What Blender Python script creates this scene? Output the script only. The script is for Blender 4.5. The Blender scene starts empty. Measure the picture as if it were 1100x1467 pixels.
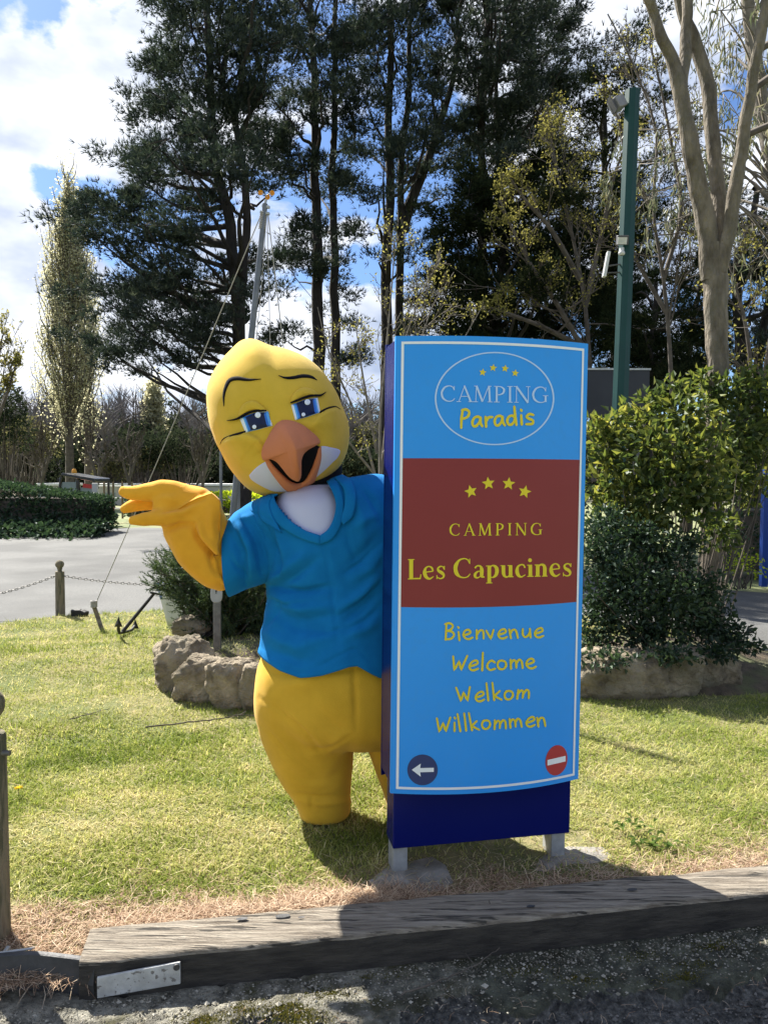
import bpy, math
import numpy as np
from mathutils import Matrix, Vector
R = math.radians
rng = np.random.default_rng(7)

# ------------------------------------------------------------------ camera, sky, sun
scene = bpy.context.scene
CH = 1.40                                   # camera height
PITCH = 2.52
F = 1100.0
cam_d = bpy.data.cameras.new('camera'); cam = bpy.data.objects.new('camera', cam_d)
scene.collection.objects.link(cam); scene.camera = cam
cam.location = (0, 0, CH)
CM = Matrix.Rotation(R(90-PITCH), 4, 'X') @ Matrix.Rotation(R(0.2), 4, 'Z')
cam.matrix_world = Matrix.Translation((0, 0, CH)) @ CM
cam_d.sensor_fit = 'VERTICAL'; cam_d.sensor_height = 36; cam_d.lens = 36*F/1467
cam_d.clip_start = 0.05; cam_d.clip_end = 3000

SUN_AZ, SUN_EL = -43.0, 46.0                # azimuth from +Y towards +X, elevation
world = bpy.data.worlds.new('World'); scene.world = world; world.use_nodes = True
wn = world.node_tree.nodes; wl = world.node_tree.links; wn.clear()
def N(t, **k):
    n = wn.new(t)
    for a, b in k.items(): setattr(n, a, b)
    return n
sky = N('ShaderNodeTexSky', sky_type='NISHITA', sun_disc=False)
sky.sun_elevation = R(SUN_EL); sky.sun_rotation = R(SUN_AZ); sky.air_density = 1.0; sky.dust_density = 0.6; sky.ozone_density = 2.0
SKY_STRENGTH = 0.055
tc = N('ShaderNodeTexCoord')
mp = N('ShaderNodeMapping'); mp.inputs['Scale'].default_value = (1, 1, 1.9); mp.inputs['Location'].default_value = (3.18, .4, .35)
wl.new(tc.outputs['Generated'], mp.inputs[0])
n1 = N('ShaderNodeTexNoise'); n1.inputs['Scale'].default_value = 5.2; n1.inputs['Detail'].default_value = 11; n1.inputs['Roughness'].default_value = .56
n1.inputs['Distortion'].default_value = .25
wl.new(mp.outputs[0], n1.inputs[0])
r1 = N('ShaderNodeValToRGB'); r1.color_ramp.elements[0].position = .465; r1.color_ramp.elements[1].position = .53
prev = n1.outputs[0]
for (cx_, cy_, sp_, am_) in ((110,60,.9925,.13), (60,170,.991,.15), (170,210,.994,.12), (10,420,.988,.14), (60,90,.9992,-.03), (20,30,.9975,-.20), (110,262,.9984,-.17), (40,290,.9985,-.10), (180,330,.997,-.10), (555,240,.985,-.10), (420,240,.99,-.06), (450,420,.97,.09), (900,110,.97,.07), (800,20,.99,.06)):
    d_ = (CM.to_3x3() @ Vector(((cx_-550)/F, -(cy_-733.5)/F, -1))).normalized()
    dt = N('ShaderNodeVectorMath', operation='DOT_PRODUCT'); wl.new(tc.outputs['Generated'], dt.inputs[0]); dt.inputs[1].default_value = d_
    mr_ = N('ShaderNodeMapRange', interpolation_type='SMOOTHSTEP'); mr_.inputs[1].default_value = sp_; mr_.inputs[2].default_value = 1.0; mr_.inputs[3].default_value = 0; mr_.inputs[4].default_value = am_
    wl.new(dt.outputs['Value'], mr_.inputs[0]); ad_ = N('ShaderNodeMath', operation='ADD'); wl.new(prev, ad_.inputs[0]); wl.new(mr_.outputs[0], ad_.inputs[1]); prev = ad_.outputs[0]
wl.new(prev, r1.inputs[0])
n2 = N('ShaderNodeTexNoise'); n2.inputs['Scale'].default_value = 6.5; n2.inputs['Detail'].default_value = 5
wl.new(mp.outputs[0], n2.inputs[0])
r2 = N('ShaderNodeValToRGB')
r2.color_ramp.elements[0].position = .34; r2.color_ramp.elements[0].color = (.42, .49, .62, 1)
r2.color_ramp.elements[1].position = .62; r2.color_ramp.elements[1].color = (1, 1, 1, 1)
wl.new(n2.outputs[0], r2.inputs[0])
cm_ = N('ShaderNodeMix', data_type='RGBA', blend_type='MULTIPLY'); cm_.inputs[0].default_value = 1
wl.new(r2.outputs[0], cm_.inputs[6]); cm_.inputs[7].default_value = (7.3, 7.5, 8.0, 1)
tint = N('ShaderNodeMix', data_type='RGBA', blend_type='MULTIPLY'); tint.inputs[0].default_value = 1; wl.new(sky.outputs[0], tint.inputs[6]); tint.inputs[7].default_value = (.60, .74, .96, 1)
mx = N('ShaderNodeMix', data_type='RGBA')
wl.new(r1.outputs[0], mx.inputs[0]); wl.new(tint.outputs[2], mx.inputs[6]); wl.new(cm_.outputs[2], mx.inputs[7])
bg = N('ShaderNodeBackground'); bg.inputs[1].default_value = SKY_STRENGTH
wl.new(mx.outputs[2], bg.inputs[0])
wo = N('ShaderNodeOutputWorld'); wl.new(bg.outputs[0], wo.inputs[0])

sd = bpy.data.lights.new('sun', 'SUN'); sun = bpy.data.objects.new('sun', sd); scene.collection.objects.link(sun)
sd.energy = 5.0; sd.angle = R(0.55); sd.color = (1, .95, .86)
sdir = Vector((math.sin(R(SUN_AZ))*math.cos(R(SUN_EL)), math.cos(R(SUN_AZ))*math.cos(R(SUN_EL)), math.sin(R(SUN_EL))))
sun.rotation_euler = sdir.to_track_quat('Z', 'Y').to_euler(); sun.location = (-8, 6, 12)
scene.view_settings.view_transform = 'Standard'; scene.view_settings.look = 'None'
scene.view_settings.exposure = 1.65; scene.view_settings.gamma = 1

# ------------------------------------------------------------------ helpers
M3 = np.array(CM.to_3x3())
CAM = np.array([0, 0, CH])
def ray(px, py):
    return M3 @ np.array([(px-550)/F, -(py-733.5)/F, -1.0])
def P(px, py, Y):
    d = ray(px, py); return CAM + d*(Y/d[1])
def G(px, py, z=0.0):
    d = ray(px, py); return CAM + d*((z-CH)/d[2])
def PXM(Y): return Y/F                       # metres per photo pixel at distance Y

class MB:
    def __init__(s): s.v=[]; s.f=[]; s.n=0; s.r=[]; s.m=[]
    def add(s, v, f, rnd=None, mi=0):
        v = np.asarray(v, dtype=np.float64).reshape(-1, 3)
        f = np.asarray(f, dtype=np.int64)
        s.v.append(v); s.f.append(f+s.n); s.n += len(v)
        s.m.append(np.full(len(f), mi, dtype=np.int32))
        if rnd is None: rnd = np.full(len(v), .5)
        s.r.append(np.asarray(rnd, dtype=np.float32)*np.ones(len(v), dtype=np.float32))
    def mesh(s, name, mats, smooth=False):
        me = bpy.data.meshes.new(name)
        v = np.concatenate(s.v); me.vertices.add(len(v)); me.vertices.foreach_set('co', v.ravel())
        sizes = np.concatenate([np.full(len(f), f.shape[1], dtype=np.int32) for f in s.f])
        loops = np.concatenate([f.ravel() for f in s.f]).astype(np.int32)
        starts = np.concatenate([[0], np.cumsum(sizes)[:-1]]).astype(np.int32)
        me.loops.add(len(loops)); me.loops.foreach_set('vertex_index', loops)
        me.polygons.add(len(sizes)); me.polygons.foreach_set('loop_start', starts); me.polygons.foreach_set('loop_total', sizes)
        me.polygons.foreach_set('material_index', np.concatenate(s.m))
        me.polygons.foreach_set('use_smooth', np.full(len(sizes), bool(smooth)))
        a = me.attributes.new('rnd', 'FLOAT', 'POINT'); a.data.foreach_set('value', np.concatenate(s.r))
        me.update(calc_edges=True); me.validate()
        for m in (mats if isinstance(mats, (list, tuple)) else [mats]): me.materials.append(m)
        return me
    def build(s, name, mats, parent=None, smooth=False, **tags):
        return link(name, s.mesh(name, mats, smooth), parent, **tags)

def link(name, data, parent=None, **tags):
    o = bpy.data.objects.new(name, data); scene.collection.objects.link(o)
    if parent is not None:
        o.parent = parent
        o.matrix_parent_inverse = parent.matrix_world.inverted() if False else Matrix.Translation(-Vector(parent.get('org', (0, 0, 0))))
    for k, v in tags.items(): o[k] = v
    return o
def thing(name, label, cat, loc, group=None):
    """Empty at the thing's base; parts are given in world coordinates."""
    o = bpy.data.objects.new(name, None); scene.collection.objects.link(o)
    o.empty_display_size = .1
    o.location = Vector(loc); o['org'] = [float(x) for x in loc]
    o['label'] = label; o['category'] = cat
    if group: o['group'] = group
    return o
def tag(o, label, cat, group=None):
    o['label'] = label; o['category'] = cat
    if group: o['group'] = group
    return o

def grid_faces(nu, nv, wrap=True):
    """nv rings of nu points"""
    i = np.arange(nu if wrap else nu-1); j = np.arange(nv-1)
    I, J = np.meshgrid(i, j); I = I.ravel(); J = J.ravel(); I2 = (I+1) % nu
    return np.stack([J*nu+I, J*nu+I2, (J+1)*nu+I2, (J+1)*nu+I], 1)

def tube(mb, pts, rad, sides=6, cap=True, rnd=None, mi=0):
    pts = np.asarray(pts, float); n = len(pts); rad = np.ones(n)*np.asarray(rad, float)
    t = np.gradient(pts, axis=0); t /= (np.linalg.norm(t, axis=1, keepdims=True)+1e-9)
    a = np.array([0, 0, 1.0]) if abs(t[:, 2]).mean() < .8 else np.array([1.0, 0.1, 0])
    u = np.cross(t, a); u /= (np.linalg.norm(u, axis=1, keepdims=True)+1e-9); w = np.cross(t, u)
    th = np.linspace(0, 2*np.pi, sides, endpoint=False)
    v = pts[:, None, :] + rad[:, None, None]*(np.cos(th)[None, :, None]*u[:, None, :] + np.sin(th)[None, :, None]*w[:, None, :])
    mb.add(v.reshape(-1, 3), grid_faces(sides, n)[:, ::-1], rnd, mi)
    if cap:
        for k, flip in ((0, 0), (n-1, 1)):
            ring = v[k]; c = ring.mean(0)[None]
            f = [[sides, i, (i+1) % sides] if not flip else [sides, (i+1) % sides, i] for i in range(sides)]
            mb.add(np.concatenate([ring, c]), f, rnd, mi)
def box(mb, c, s, rot=None, mi=0, rnd=None):
    x, y, z = np.array(s)/2
    v = np.array([[-x,-y,-z],[x,-y,-z],[x,y,-z],[-x,y,-z],[-x,-y,z],[x,-y,z],[x,y,z],[-x,y,z]])
    if rot is not None: v = v @ np.array(rot).T
    mb.add(v+np.array(c), [[3,2,1,0],[4,5,6,7],[0,1,5,4],[1,2,6,5],[2,3,7,6],[3,0,4,7]], rnd, mi)
def rotz(a): c, s = math.cos(a), math.sin(a); return np.array([[c,-s,0],[s,c,0],[0,0,1.0]])
def rotx(a): c, s = math.cos(a), math.sin(a); return np.array([[1,0,0],[0,c,-s],[0,s,c.real]])
def roty(a): c, s = math.cos(a), math.sin(a); return np.array([[c,0,s],[0,1,0],[-s,0,c]])
def bevel(o, w, seg=2):
    m = o.modifiers.new('bevel', 'BEVEL'); m.width = w; m.segments = seg; m.limit_method = 'ANGLE'; return o
def catmull(pts, n):
    """n samples through the rows of pts"""
    p = np.asarray(pts, float); k = len(p)
    if k == 2: return p[0] + np.linspace(0, 1, n)[:, None]*(p[1]-p[0])
    q = np.vstack([2*p[0]-p[1], p, 2*p[-1]-p[-2]]); t = np.linspace(0, k-1-1e-9, n); i = t.astype(int); f = (t-i)[:, None]
    p0, p1, p2, p3 = q[i], q[i+1], q[i+2], q[i+3]
    return .5*((2*p1)+(-p0+p2)*f+(2*p0-5*p1+4*p2-p3)*f**2+(-p0+3*p1-3*p2+p3)*f**3)
def vnoise(p, seed=0):
    """cheap smooth pseudo noise of points (n,3) -> (n,)"""
    r = np.random.default_rng(seed); o = np.zeros(len(p))
    for k in range(7):
        d = r.normal(size=3); d /= np.linalg.norm(d); d *= r.uniform(.6, 1.9)
        o += np.sin(p @ d*2*np.pi + r.uniform(0, 6.28))
    return o/7*1.6

# ------------------------------------------------------------------ materials
def new_mat(name):
    m = bpy.data.materials.new(name); m.use_nodes = True; nt = m.node_tree; nt.nodes.clear()
    out = nt.nodes.new('ShaderNodeOutputMaterial'); return m, nt, out
def c4(c): return (c[0], c[1], c[2], 1)
def mat(name, col, col2=None, rough=.7, scale=8, detail=5, bump=0, bscale=None, metallic=0, sheen=0, lo=.35, hi=.65, stretch=None, coat=0, spec=.5, bdist=.01, col3=None, scale3=1.5, lo3=.45, hi3=.6, voro=0):
    m, nt, out = new_mat(name); nd = nt.nodes; lk = nt.links
    b = nd.new('ShaderNodeBsdfPrincipled'); lk.new(b.outputs[0], out.inputs[0])
    b.inputs['Roughness'].default_value = rough; b.inputs['Metallic'].default_value = metallic
    b.inputs['Sheen Weight'].default_value = sheen; b.inputs['Coat Weight'].default_value = coat
    b.inputs['Specular IOR Level'].default_value = spec
    b.inputs['Base Color'].default_value = c4(col)
    tcn = nd.new('ShaderNodeTexCoord'); src = tcn.outputs['Object']
    if stretch:
        mp_ = nd.new('ShaderNodeMapping'); mp_.inputs['Scale'].default_value = stretch[:3]
        if len(stretch) > 3: mp_.inputs['Rotation'].default_value = (0, 0, stretch[3])
        lk.new(src, mp_.inputs[0]); src = mp_.outputs[0]
    last = None
    if col2:
        n = nd.new('ShaderNodeTexNoise'); n.inputs['Scale'].default_value = scale; n.inputs['Detail'].default_value = detail; n.inputs['Roughness'].default_value = .6
        lk.new(src, n.inputs[0])
        r = nd.new('ShaderNodeValToRGB'); r.color_ramp.elements[0].position = lo; r.color_ramp.elements[1].position = hi
        r.color_ramp.elements[0].color = c4(col); r.color_ramp.elements[1].color = c4(col2)
        lk.new(n.outputs[0], r.inputs[0]); last = r.outputs[0]
        if col3:
            n3 = nd.new('ShaderNodeTexNoise'); n3.inputs['Scale'].default_value = scale3; n3.inputs['Detail'].default_value = 6
            lk.new(src, n3.inputs[0])
            r3 = nd.new('ShaderNodeValToRGB'); r3.color_ramp.elements[0].position = lo3; r3.color_ramp.elements[1].position = hi3
            lk.new(n3.outputs[0], r3.inputs[0])
            x = nd.new('ShaderNodeMix'); x.data_type = 'RGBA'; lk.new(r3.outputs[0], x.inputs[0]); lk.new(last, x.inputs[6]); x.inputs[7].default_value = c4(col3); last = x.outputs[2]
        lk.new(last, b.inputs['Base Color'])
    if bump:
        n = nd.new('ShaderNodeTexNoise'); n.inputs['Scale'].default_value = bscale or scale*3; n.inputs['Detail'].default_value = 8; n.inputs['Roughness'].default_value = .65
        lk.new(src, n.inputs[0]); hsrc = n.outputs[0]
        if voro:
            vv = nd.new('ShaderNodeTexVoronoi'); vv.inputs['Scale'].default_value = voro; lk.new(src, vv.inputs[0])
            ad = nd.new('ShaderNodeMath'); ad.operation = 'ADD'; lk.new(vv.outputs[0], ad.inputs[0]); lk.new(hsrc, ad.inputs[1]); hsrc = ad.outputs[0]
        bp = nd.new('ShaderNodeBump'); bp.inputs['Strength'].default_value = bump; bp.inputs['Distance'].default_value = bdist
        lk.new(hsrc, bp.inputs['Height']); lk.new(bp.outputs[0], b.inputs['Normal'])
    return m
def leafmat(name, cols, trans=.35, rough=.5, gloss=.0, pos=None):
    """colours picked by each leaf's own random number"""
    m, nt, out = new_mat(name); nd = nt.nodes; lk = nt.links
    at = nd.new('ShaderNodeAttribute'); at.attribute_name = 'rnd'
    r = nd.new('ShaderNodeValToRGB'); cr = r.color_ramp
    n = len(cols)
    for i, c in enumerate(cols):
        p = (pos[i] if pos else i/(n-1))
        e = cr.elements[i] if i < 2 else cr.elements.new(p)
        e.position = p; e.color = c4(c)
    # positions must be set in order
    lk.new(at.outputs['Fac'], r.inputs[0])
    d = nd.new('ShaderNodeBsdfDiffuse'); t = nd.new('ShaderNodeBsdfTranslucent'); lk.new(r.outputs[0], d.inputs[0])
    hs = nd.new('ShaderNodeHueSaturation'); hs.inputs['Saturation'].default_value = 1.1; hs.inputs['Value'].default_value = 1.5; hs.inputs['Hue'].default_value = .49
    lk.new(r.outputs[0], hs.inputs['Color']); lk.new(hs.outputs[0], t.inputs[0])
    x = nd.new('ShaderNodeMixShader'); x.inputs[0].default_value = trans
    lk.new(d.outputs[0], x.inputs[1]); lk.new(t.outputs[0], x.inputs[2]); fin = x.outputs[0]
    if gloss:
        g = nd.new('ShaderNodeBsdfGlossy'); g.inputs['Roughness'].default_value = rough; g.inputs[0].default_value = (.9, .95, 1, 1)
        x2 = nd.new('ShaderNodeMixShader'); x2.inputs[0].default_value = gloss
        lk.new(fin, x2.inputs[1]); lk.new(g.outputs[0], x2.inputs[2]); fin = x2.outputs[0]
    lk.new(fin, out.inputs[0]); return m

# ------------------------------------------------------------------ vegetation helpers (vectorised)
def unit(v): return v/(np.linalg.norm(v, axis=-1, keepdims=True)+1e-9)
def tufts(mb, c, d, L, K=6, spread=.6, w=.012, rg=rng):
    """K needle triangles from every centre c along direction d"""
    n = len(c); L = np.ones(n)*L
    dirs = unit(d[:, None, :] + rg.normal(size=(n, K, 3))*spread)
    side = unit(np.cross(dirs, rg.normal(size=(n, K, 3))))
    Lk = L[:, None, None]*rg.uniform(.7, 1.1, (n, K, 1))
    a = c[:, None, :]+side*w/2; b = c[:, None, :]-side*w/2; t = c[:, None, :]+dirs*Lk
    v = np.stack([a, b, t], 2).reshape(-1, 3)
    rn = np.repeat(rg.uniform(0, 1, n), K*3)
    mb.add(v, np.arange(len(v)).reshape(-1, 3), rn)
def leaves(mb, c, d, nrm, L, W, fold=.25, rg=rng, rnd=None, curl=.15):
    """folded four-point leaves: base c, direction d, face normal nrm"""
    n = len(c); L = (np.ones(n)*L)[:, None]; W = (np.ones(n)*W)[:, None]
    d = unit(d); s = unit(np.cross(d, nrm)); nn = np.cross(s, d)
    base = c; tip = c+d*L-nn*L*curl; m = c+d*L*.45
    l = m+s*W/2+nn*W*fold; r = m-s*W/2+nn*W*fold
    v = np.stack([base, l, tip, r], 1).reshape(-1, 3)
    i = np.arange(n)[:, None]*4
    f = np.concatenate([i+np.array([[0, 1, 2]]), i+np.array([[0, 2, 3]])], 0)
    if rnd is None: rnd = rg.uniform(0, 1, n)
    mb.add(v, f, np.repeat(rnd, 4))
def leaf_blobs(mb, blobs, dens, L, W, rg=rng, shell=.45, up=.5, curl=.15, rb=None):
    """leaves through ellipsoids (cx,cy,cz,rx,ry,rz), thicker towards the surface"""
    for k, (cx, cy, cz, rx, ry, rz) in enumerate(blobs):
        n = max(4, int(dens*(rx*ry+ry*rz+rx*rz)))
        u = unit(rg.normal(size=(n, 3))); rr = 1-shell*rg.uniform(0, 1, (n, 1))**1.3
        p = np.array([cx, cy, cz])+u*rr*np.array([rx, ry, rz])
        d = unit(u+rg.normal(size=(n, 3))*.7+np.array([0, 0, up*.3])); nr = unit(u*.6+rg.normal(size=(n, 3))*.5+np.array([0, 0, up]))
        base = rg.uniform(0, 1, n)*.7+.3*rg.uniform()
        leaves(mb, p, d, nr, L*rg.uniform(.6, 1.2, n), W*rg.uniform(.7, 1.2, n), rg=rg, rnd=base, curl=curl)
def branchy(mb, p, d, L, r, depth, rg=rng, tips=None, up=.15, wob=.25, nchild=(3, 5), shrink=.62, spread=.7, sides=4, minr=.003, start=.25):
    """recursive branching limb"""
    n = 6; pts = [np.array(p, float)]; dd = np.array(d, float)
    for i in range(n-1):
        dd = dd+rg.normal(size=3)*wob*.4+np.array([0, 0, up*.25]); dd /= np.linalg.norm(dd)
        pts.append(pts[-1]+dd*L/(n-1))
    pts = np.array(pts); rad = np.linspace(r, max(minr, r*.45), n)
    tube(mb, pts, rad, sides if r > .02 else 3, cap=False)
    if tips is not None and depth <= 1:
        for q in pts[2:]: tips.append((q, dd.copy()))
    if depth > 0:
        for k in range(rg.integers(*nchild)):
            t = rg.uniform(start, 1)*(n-1); i = min(int(t), n-2); q = pts[i]+(pts[i+1]-pts[i])*(t-i)
            ax = unit(rg.normal(size=3)); nd_ = unit(unit(pts[i+1]-pts[i])+np.cross(unit(pts[i+1]-pts[i]), ax)*spread*rg.uniform(.7, 1.3)+np.array([0, 0, up]))
            branchy(mb, q, nd_, L*shrink*rg.uniform(.7, 1.15), max(minr, r*.5), depth-1, rg, tips, up, wob, nchild, shrink, spread, sides, minr, start)
def in_poly(x, y, poly):
    ins = np.zeros(len(x), bool); n = len(poly)
    for i in range(n):
        x1, y1 = poly[i]; x2, y2 = poly[(i+1) % n]
        c = ((y1 > y) != (y2 > y)) & (x < (x2-x1)*(y-y1)/((y2-y1) if y2 != y1 else 1e-9)+x1)
        ins ^= c
    return ins
def poisson_poly(poly, sp, rg):
    poly = np.array(poly, float); lo = poly.min(0); hi = poly.max(0)
    n = int((hi-lo).prod()/sp**2*6); c = rg.uniform(lo, hi, (n, 2)); c = c[in_poly(c[:, 0], c[:, 1], poly)]
    out = []
    for q in c:
        if not out or ((np.array(out)-q)**2).sum(1).min() > sp*sp: out.append(q)
    return np.array(out)
# ------------------------------------------------------------------ setting: ground, road, lawn
def sheet(name, poly, z, m, sub=0, **t):
    poly = [np.array([p[0], p[1], z]) for p in poly]
    me = bpy.data.meshes.new(name); me.from_pydata([tuple(p) for p in poly], [], [tuple(range(len(poly)))]); me.update(); me.materials.append(m)
    return link(name, me, None, kind='structure')
m_terr = mat('meadow', (.10,.13,.045), (.20,.20,.09), rough=.95, scale=.6, bump=.4, bscale=4)
m_asph = mat('asphalt', (.066,.067,.066), (.135,.136,.130), rough=.9, scale=60, detail=8, bump=.6, bscale=180, bdist=.006, col3=(.060,.061,.060), scale3=.55, lo3=.42, hi3=.60)
m_lawn = mat('lawn_soil', (.13,.13,.05), (.25,.21,.10), rough=1, scale=14, detail=8, bump=.8, bscale=60, bdist=.02, col3=(.10,.12,.035), scale3=1.6)
sheet('ground', [(-500,-60),(500,-60),(500,900),(-500,900)], -.13, m_terr)
Q = lambda px, py: G(px, py)[:2]
near_edge = [(-30, 7.4), Q(0,893), Q(90,882), Q(240,872), (-.8,8.6), (1.6,8.4), (2.4,7.3), Q(1040,905), Q(1100,935), (5.2,4.2), (9,2.2)]
far_edge = [(14,4.2), (6.5,8.2), Q(1100,846), Q(1040,842), (2.9,12), (1.5,19), Q(320,757), Q(200,754), Q(0,765), (-40,20)]
road_poly = near_edge+far_edge
sheet('road', road_poly, -.03, m_asph)
lawn_poly = [(-30, 7.4), Q(0,893), Q(90,882), Q(240,872), (-.8,8.6), (1.6,8.4), (2.4,7.3), Q(1040,905), Q(1100,935), (5.2,4.2), (9,2.2), (9,2.6)]
# kerb line in plan: front edge of the timber top
KZ = .05
K0 = G(140,1377,KZ)[:2]; K1 = G(1100,1279,KZ)[:2]
kd = (K1-K0)/np.linalg.norm(K1-K0); kn = np.array([-kd[1], kd[0]])
KW = .175
def kp(s, w, z): q = K0+kd*s+kn*w; return np.array([q[0], q[1], z])      # s along, w back from the front edge

# lawn: gently uneven sheet
def lawn_z(x, y):
    p = np.stack([x, y, np.zeros_like(x)], -1).reshape(-1, 3)*.45
    return (vnoise(p, 3)*.018-.004).reshape(x.shape)
def lawn_inside(x, y):
    back = in_poly(x, y, [tuple(a) for a in lawn_poly[:11]]+[(9, -5), (-30, -5)])
    w = (x-K0[0])*kn[0]+(y-K0[1])*kn[1]
    return back & (w > .05)
gx, gy = np.meshgrid(np.linspace(-9, 6.4, 240), np.linspace(1.9, 9.2, 150))
ok = lawn_inside(gx.ravel(), gy.ravel()).reshape(gx.shape)
gz = lawn_z(gx, gy)
mb = MB(); idx = np.arange(gx.size).reshape(gx.shape)
cell = ok[:-1,:-1] & ok[1:,:-1] & ok[:-1,1:] & ok[1:,1:]
f = np.stack([idx[:-1,:-1][cell], idx[:-1,1:][cell], idx[1:,1:][cell], idx[1:,:-1][cell]], 1)
mb.add(np.stack([gx.ravel(), gy.ravel(), gz.ravel()], 1), f)
mb.build('lawn', m_lawn, None, True, kind='structure')

# foreground: broken concrete apron and rough asphalt
m_conc = mat('old_concrete', (.10,.095,.075), (.40,.38,.31), rough=.95, scale=17, detail=14, lo=.38, hi=.64, bump=1.0, bscale=48, bdist=.045, col3=(.075,.07,.03), scale3=9, lo3=.52, hi3=.66)
m_rough = mat('rough_asphalt', (.05,.05,.048), (.12,.115,.105), rough=.95, scale=30, detail=9, bump=1.0, bscale=70, bdist=.03, voro=60)
gx, gy = np.meshgrid(np.linspace(-2.2, 3.2, 330), np.linspace(1.6, 2.9, 110))
w = (gx-K0[0])*kn[0]+(gy-K0[1])*kn[1]; s = (gx-K0[0])*kd[0]+(gy-K0[1])*kd[1]
p3 = np.stack([gx, gy, 0*gx], -1).reshape(-1, 3)
nz = (vnoise(p3*2.2, 11)*.5+vnoise(p3*6, 12)*.3+vnoise(p3*15, 13)*.2).reshape(gx.shape)
edge = -.185-.05*np.clip(s, 0, 3)+nz*.13+vnoise(p3*22, 16).reshape(gx.shape)*.012
tt = np.clip((w-edge)/.045, 0, 1); zz = -.097+.040*tt+nz*.006*(1-tt)+nz*.003
fine = vnoise(p3*34, 14).reshape(gx.shape); crk = np.abs(vnoise(p3*3.1, 17)).reshape(gx.shape); zz += fine*.003*(1.6-tt)+(vnoise(p3*60, 15).reshape(gx.shape))*.0012-.012*np.exp(-(crk/.02)**2)*tt
mb = MB(); idx = np.arange(gx.size).reshape(gx.shape)
F4 = np.stack([idx[:-1,:-1], idx[:-1,1:], idx[1:,1:], idx[1:,:-1]], -1).reshape(-1, 4)
mi = (tt[:-1,:-1].ravel() < .5).astype(int)
mb.add(np.stack([gx.ravel(), gy.ravel(), zz.ravel()], 1), F4, tt.ravel())
def blend_mats(a, b):
    nt = a.node_tree; out = [n for n in nt.nodes if n.type == 'OUTPUT_MATERIAL'][0]; pa = [n for n in nt.nodes if n.type == 'BSDF_PRINCIPLED'][0]
    pb = nt.nodes.new('ShaderNodeBsdfPrincipled'); pb.inputs['Roughness'].default_value = .95
    t_ = nt.nodes.new('ShaderNodeTexCoord'); n_ = nt.nodes.new('ShaderNodeTexNoise'); n_.inputs['Scale'].default_value = 45; n_.inputs['Detail'].default_value = 9
    r_ = nt.nodes.new('ShaderNodeValToRGB'); r_.color_ramp.elements[0].position = .35; r_.color_ramp.elements[1].position = .68; r_.color_ramp.elements[0].color = (.030,.030,.028,1); r_.color_ramp.elements[1].color = (.15,.145,.13,1)
    v_ = nt.nodes.new('ShaderNodeTexVoronoi'); v_.inputs['Scale'].default_value = 75; bp_ = nt.nodes.new('ShaderNodeBump'); bp_.inputs['Strength'].default_value = 1; bp_.inputs['Distance'].default_value = .03
    L_ = nt.links; L_.new(t_.outputs['Object'], n_.inputs[0]); L_.new(t_.outputs['Object'], v_.inputs[0]); L_.new(n_.outputs[0], r_.inputs[0]); L_.new(r_.outputs[0], pb.inputs['Base Color']); L_.new(v_.outputs[0], bp_.inputs['Height']); L_.new(bp_.outputs[0], pb.inputs['Normal'])
    at = nt.nodes.new('ShaderNodeAttribute'); at.attribute_name = 'rnd'; ad = nt.nodes.new('ShaderNodeMath'); ad.operation = 'MULTIPLY_ADD'; L_.new(n_.outputs[0], ad.inputs[0]); ad.inputs[1].default_value = .7; L_.new(at.outputs['Fac'], ad.inputs[2])
    rr = nt.nodes.new('ShaderNodeMapRange'); rr.inputs[1].default_value = .78; rr.inputs[2].default_value = .86; L_.new(ad.outputs[0], rr.inputs[0])
    x_ = nt.nodes.new('ShaderNodeMixShader'); L_.new(rr.outputs[0], x_.inputs[0]); L_.new(pb.outputs[0], x_.inputs[1]); L_.new(pa.outputs[0], x_.inputs[2]); 
    # right-hand stretch: mossy, and the sign's shade darkened into its colour
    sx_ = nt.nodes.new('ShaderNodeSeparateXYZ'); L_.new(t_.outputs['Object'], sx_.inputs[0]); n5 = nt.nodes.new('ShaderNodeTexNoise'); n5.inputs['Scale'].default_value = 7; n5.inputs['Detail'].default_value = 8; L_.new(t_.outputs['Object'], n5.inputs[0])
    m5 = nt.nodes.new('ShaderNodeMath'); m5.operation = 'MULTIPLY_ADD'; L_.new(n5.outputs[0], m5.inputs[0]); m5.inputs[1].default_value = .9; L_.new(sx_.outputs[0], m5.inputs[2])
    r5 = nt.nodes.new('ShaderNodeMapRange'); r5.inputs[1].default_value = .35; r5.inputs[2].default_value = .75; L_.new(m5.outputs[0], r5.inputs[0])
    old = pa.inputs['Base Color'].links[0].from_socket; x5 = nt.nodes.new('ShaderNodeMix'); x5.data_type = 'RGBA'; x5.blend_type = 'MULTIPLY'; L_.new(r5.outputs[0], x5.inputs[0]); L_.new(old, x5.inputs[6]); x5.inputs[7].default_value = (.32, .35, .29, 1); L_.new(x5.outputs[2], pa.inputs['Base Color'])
    L_.new(x_.outputs[0], out.inputs[0])
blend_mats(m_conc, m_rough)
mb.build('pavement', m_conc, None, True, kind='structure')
def rub_z(x, y): return -.07

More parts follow.
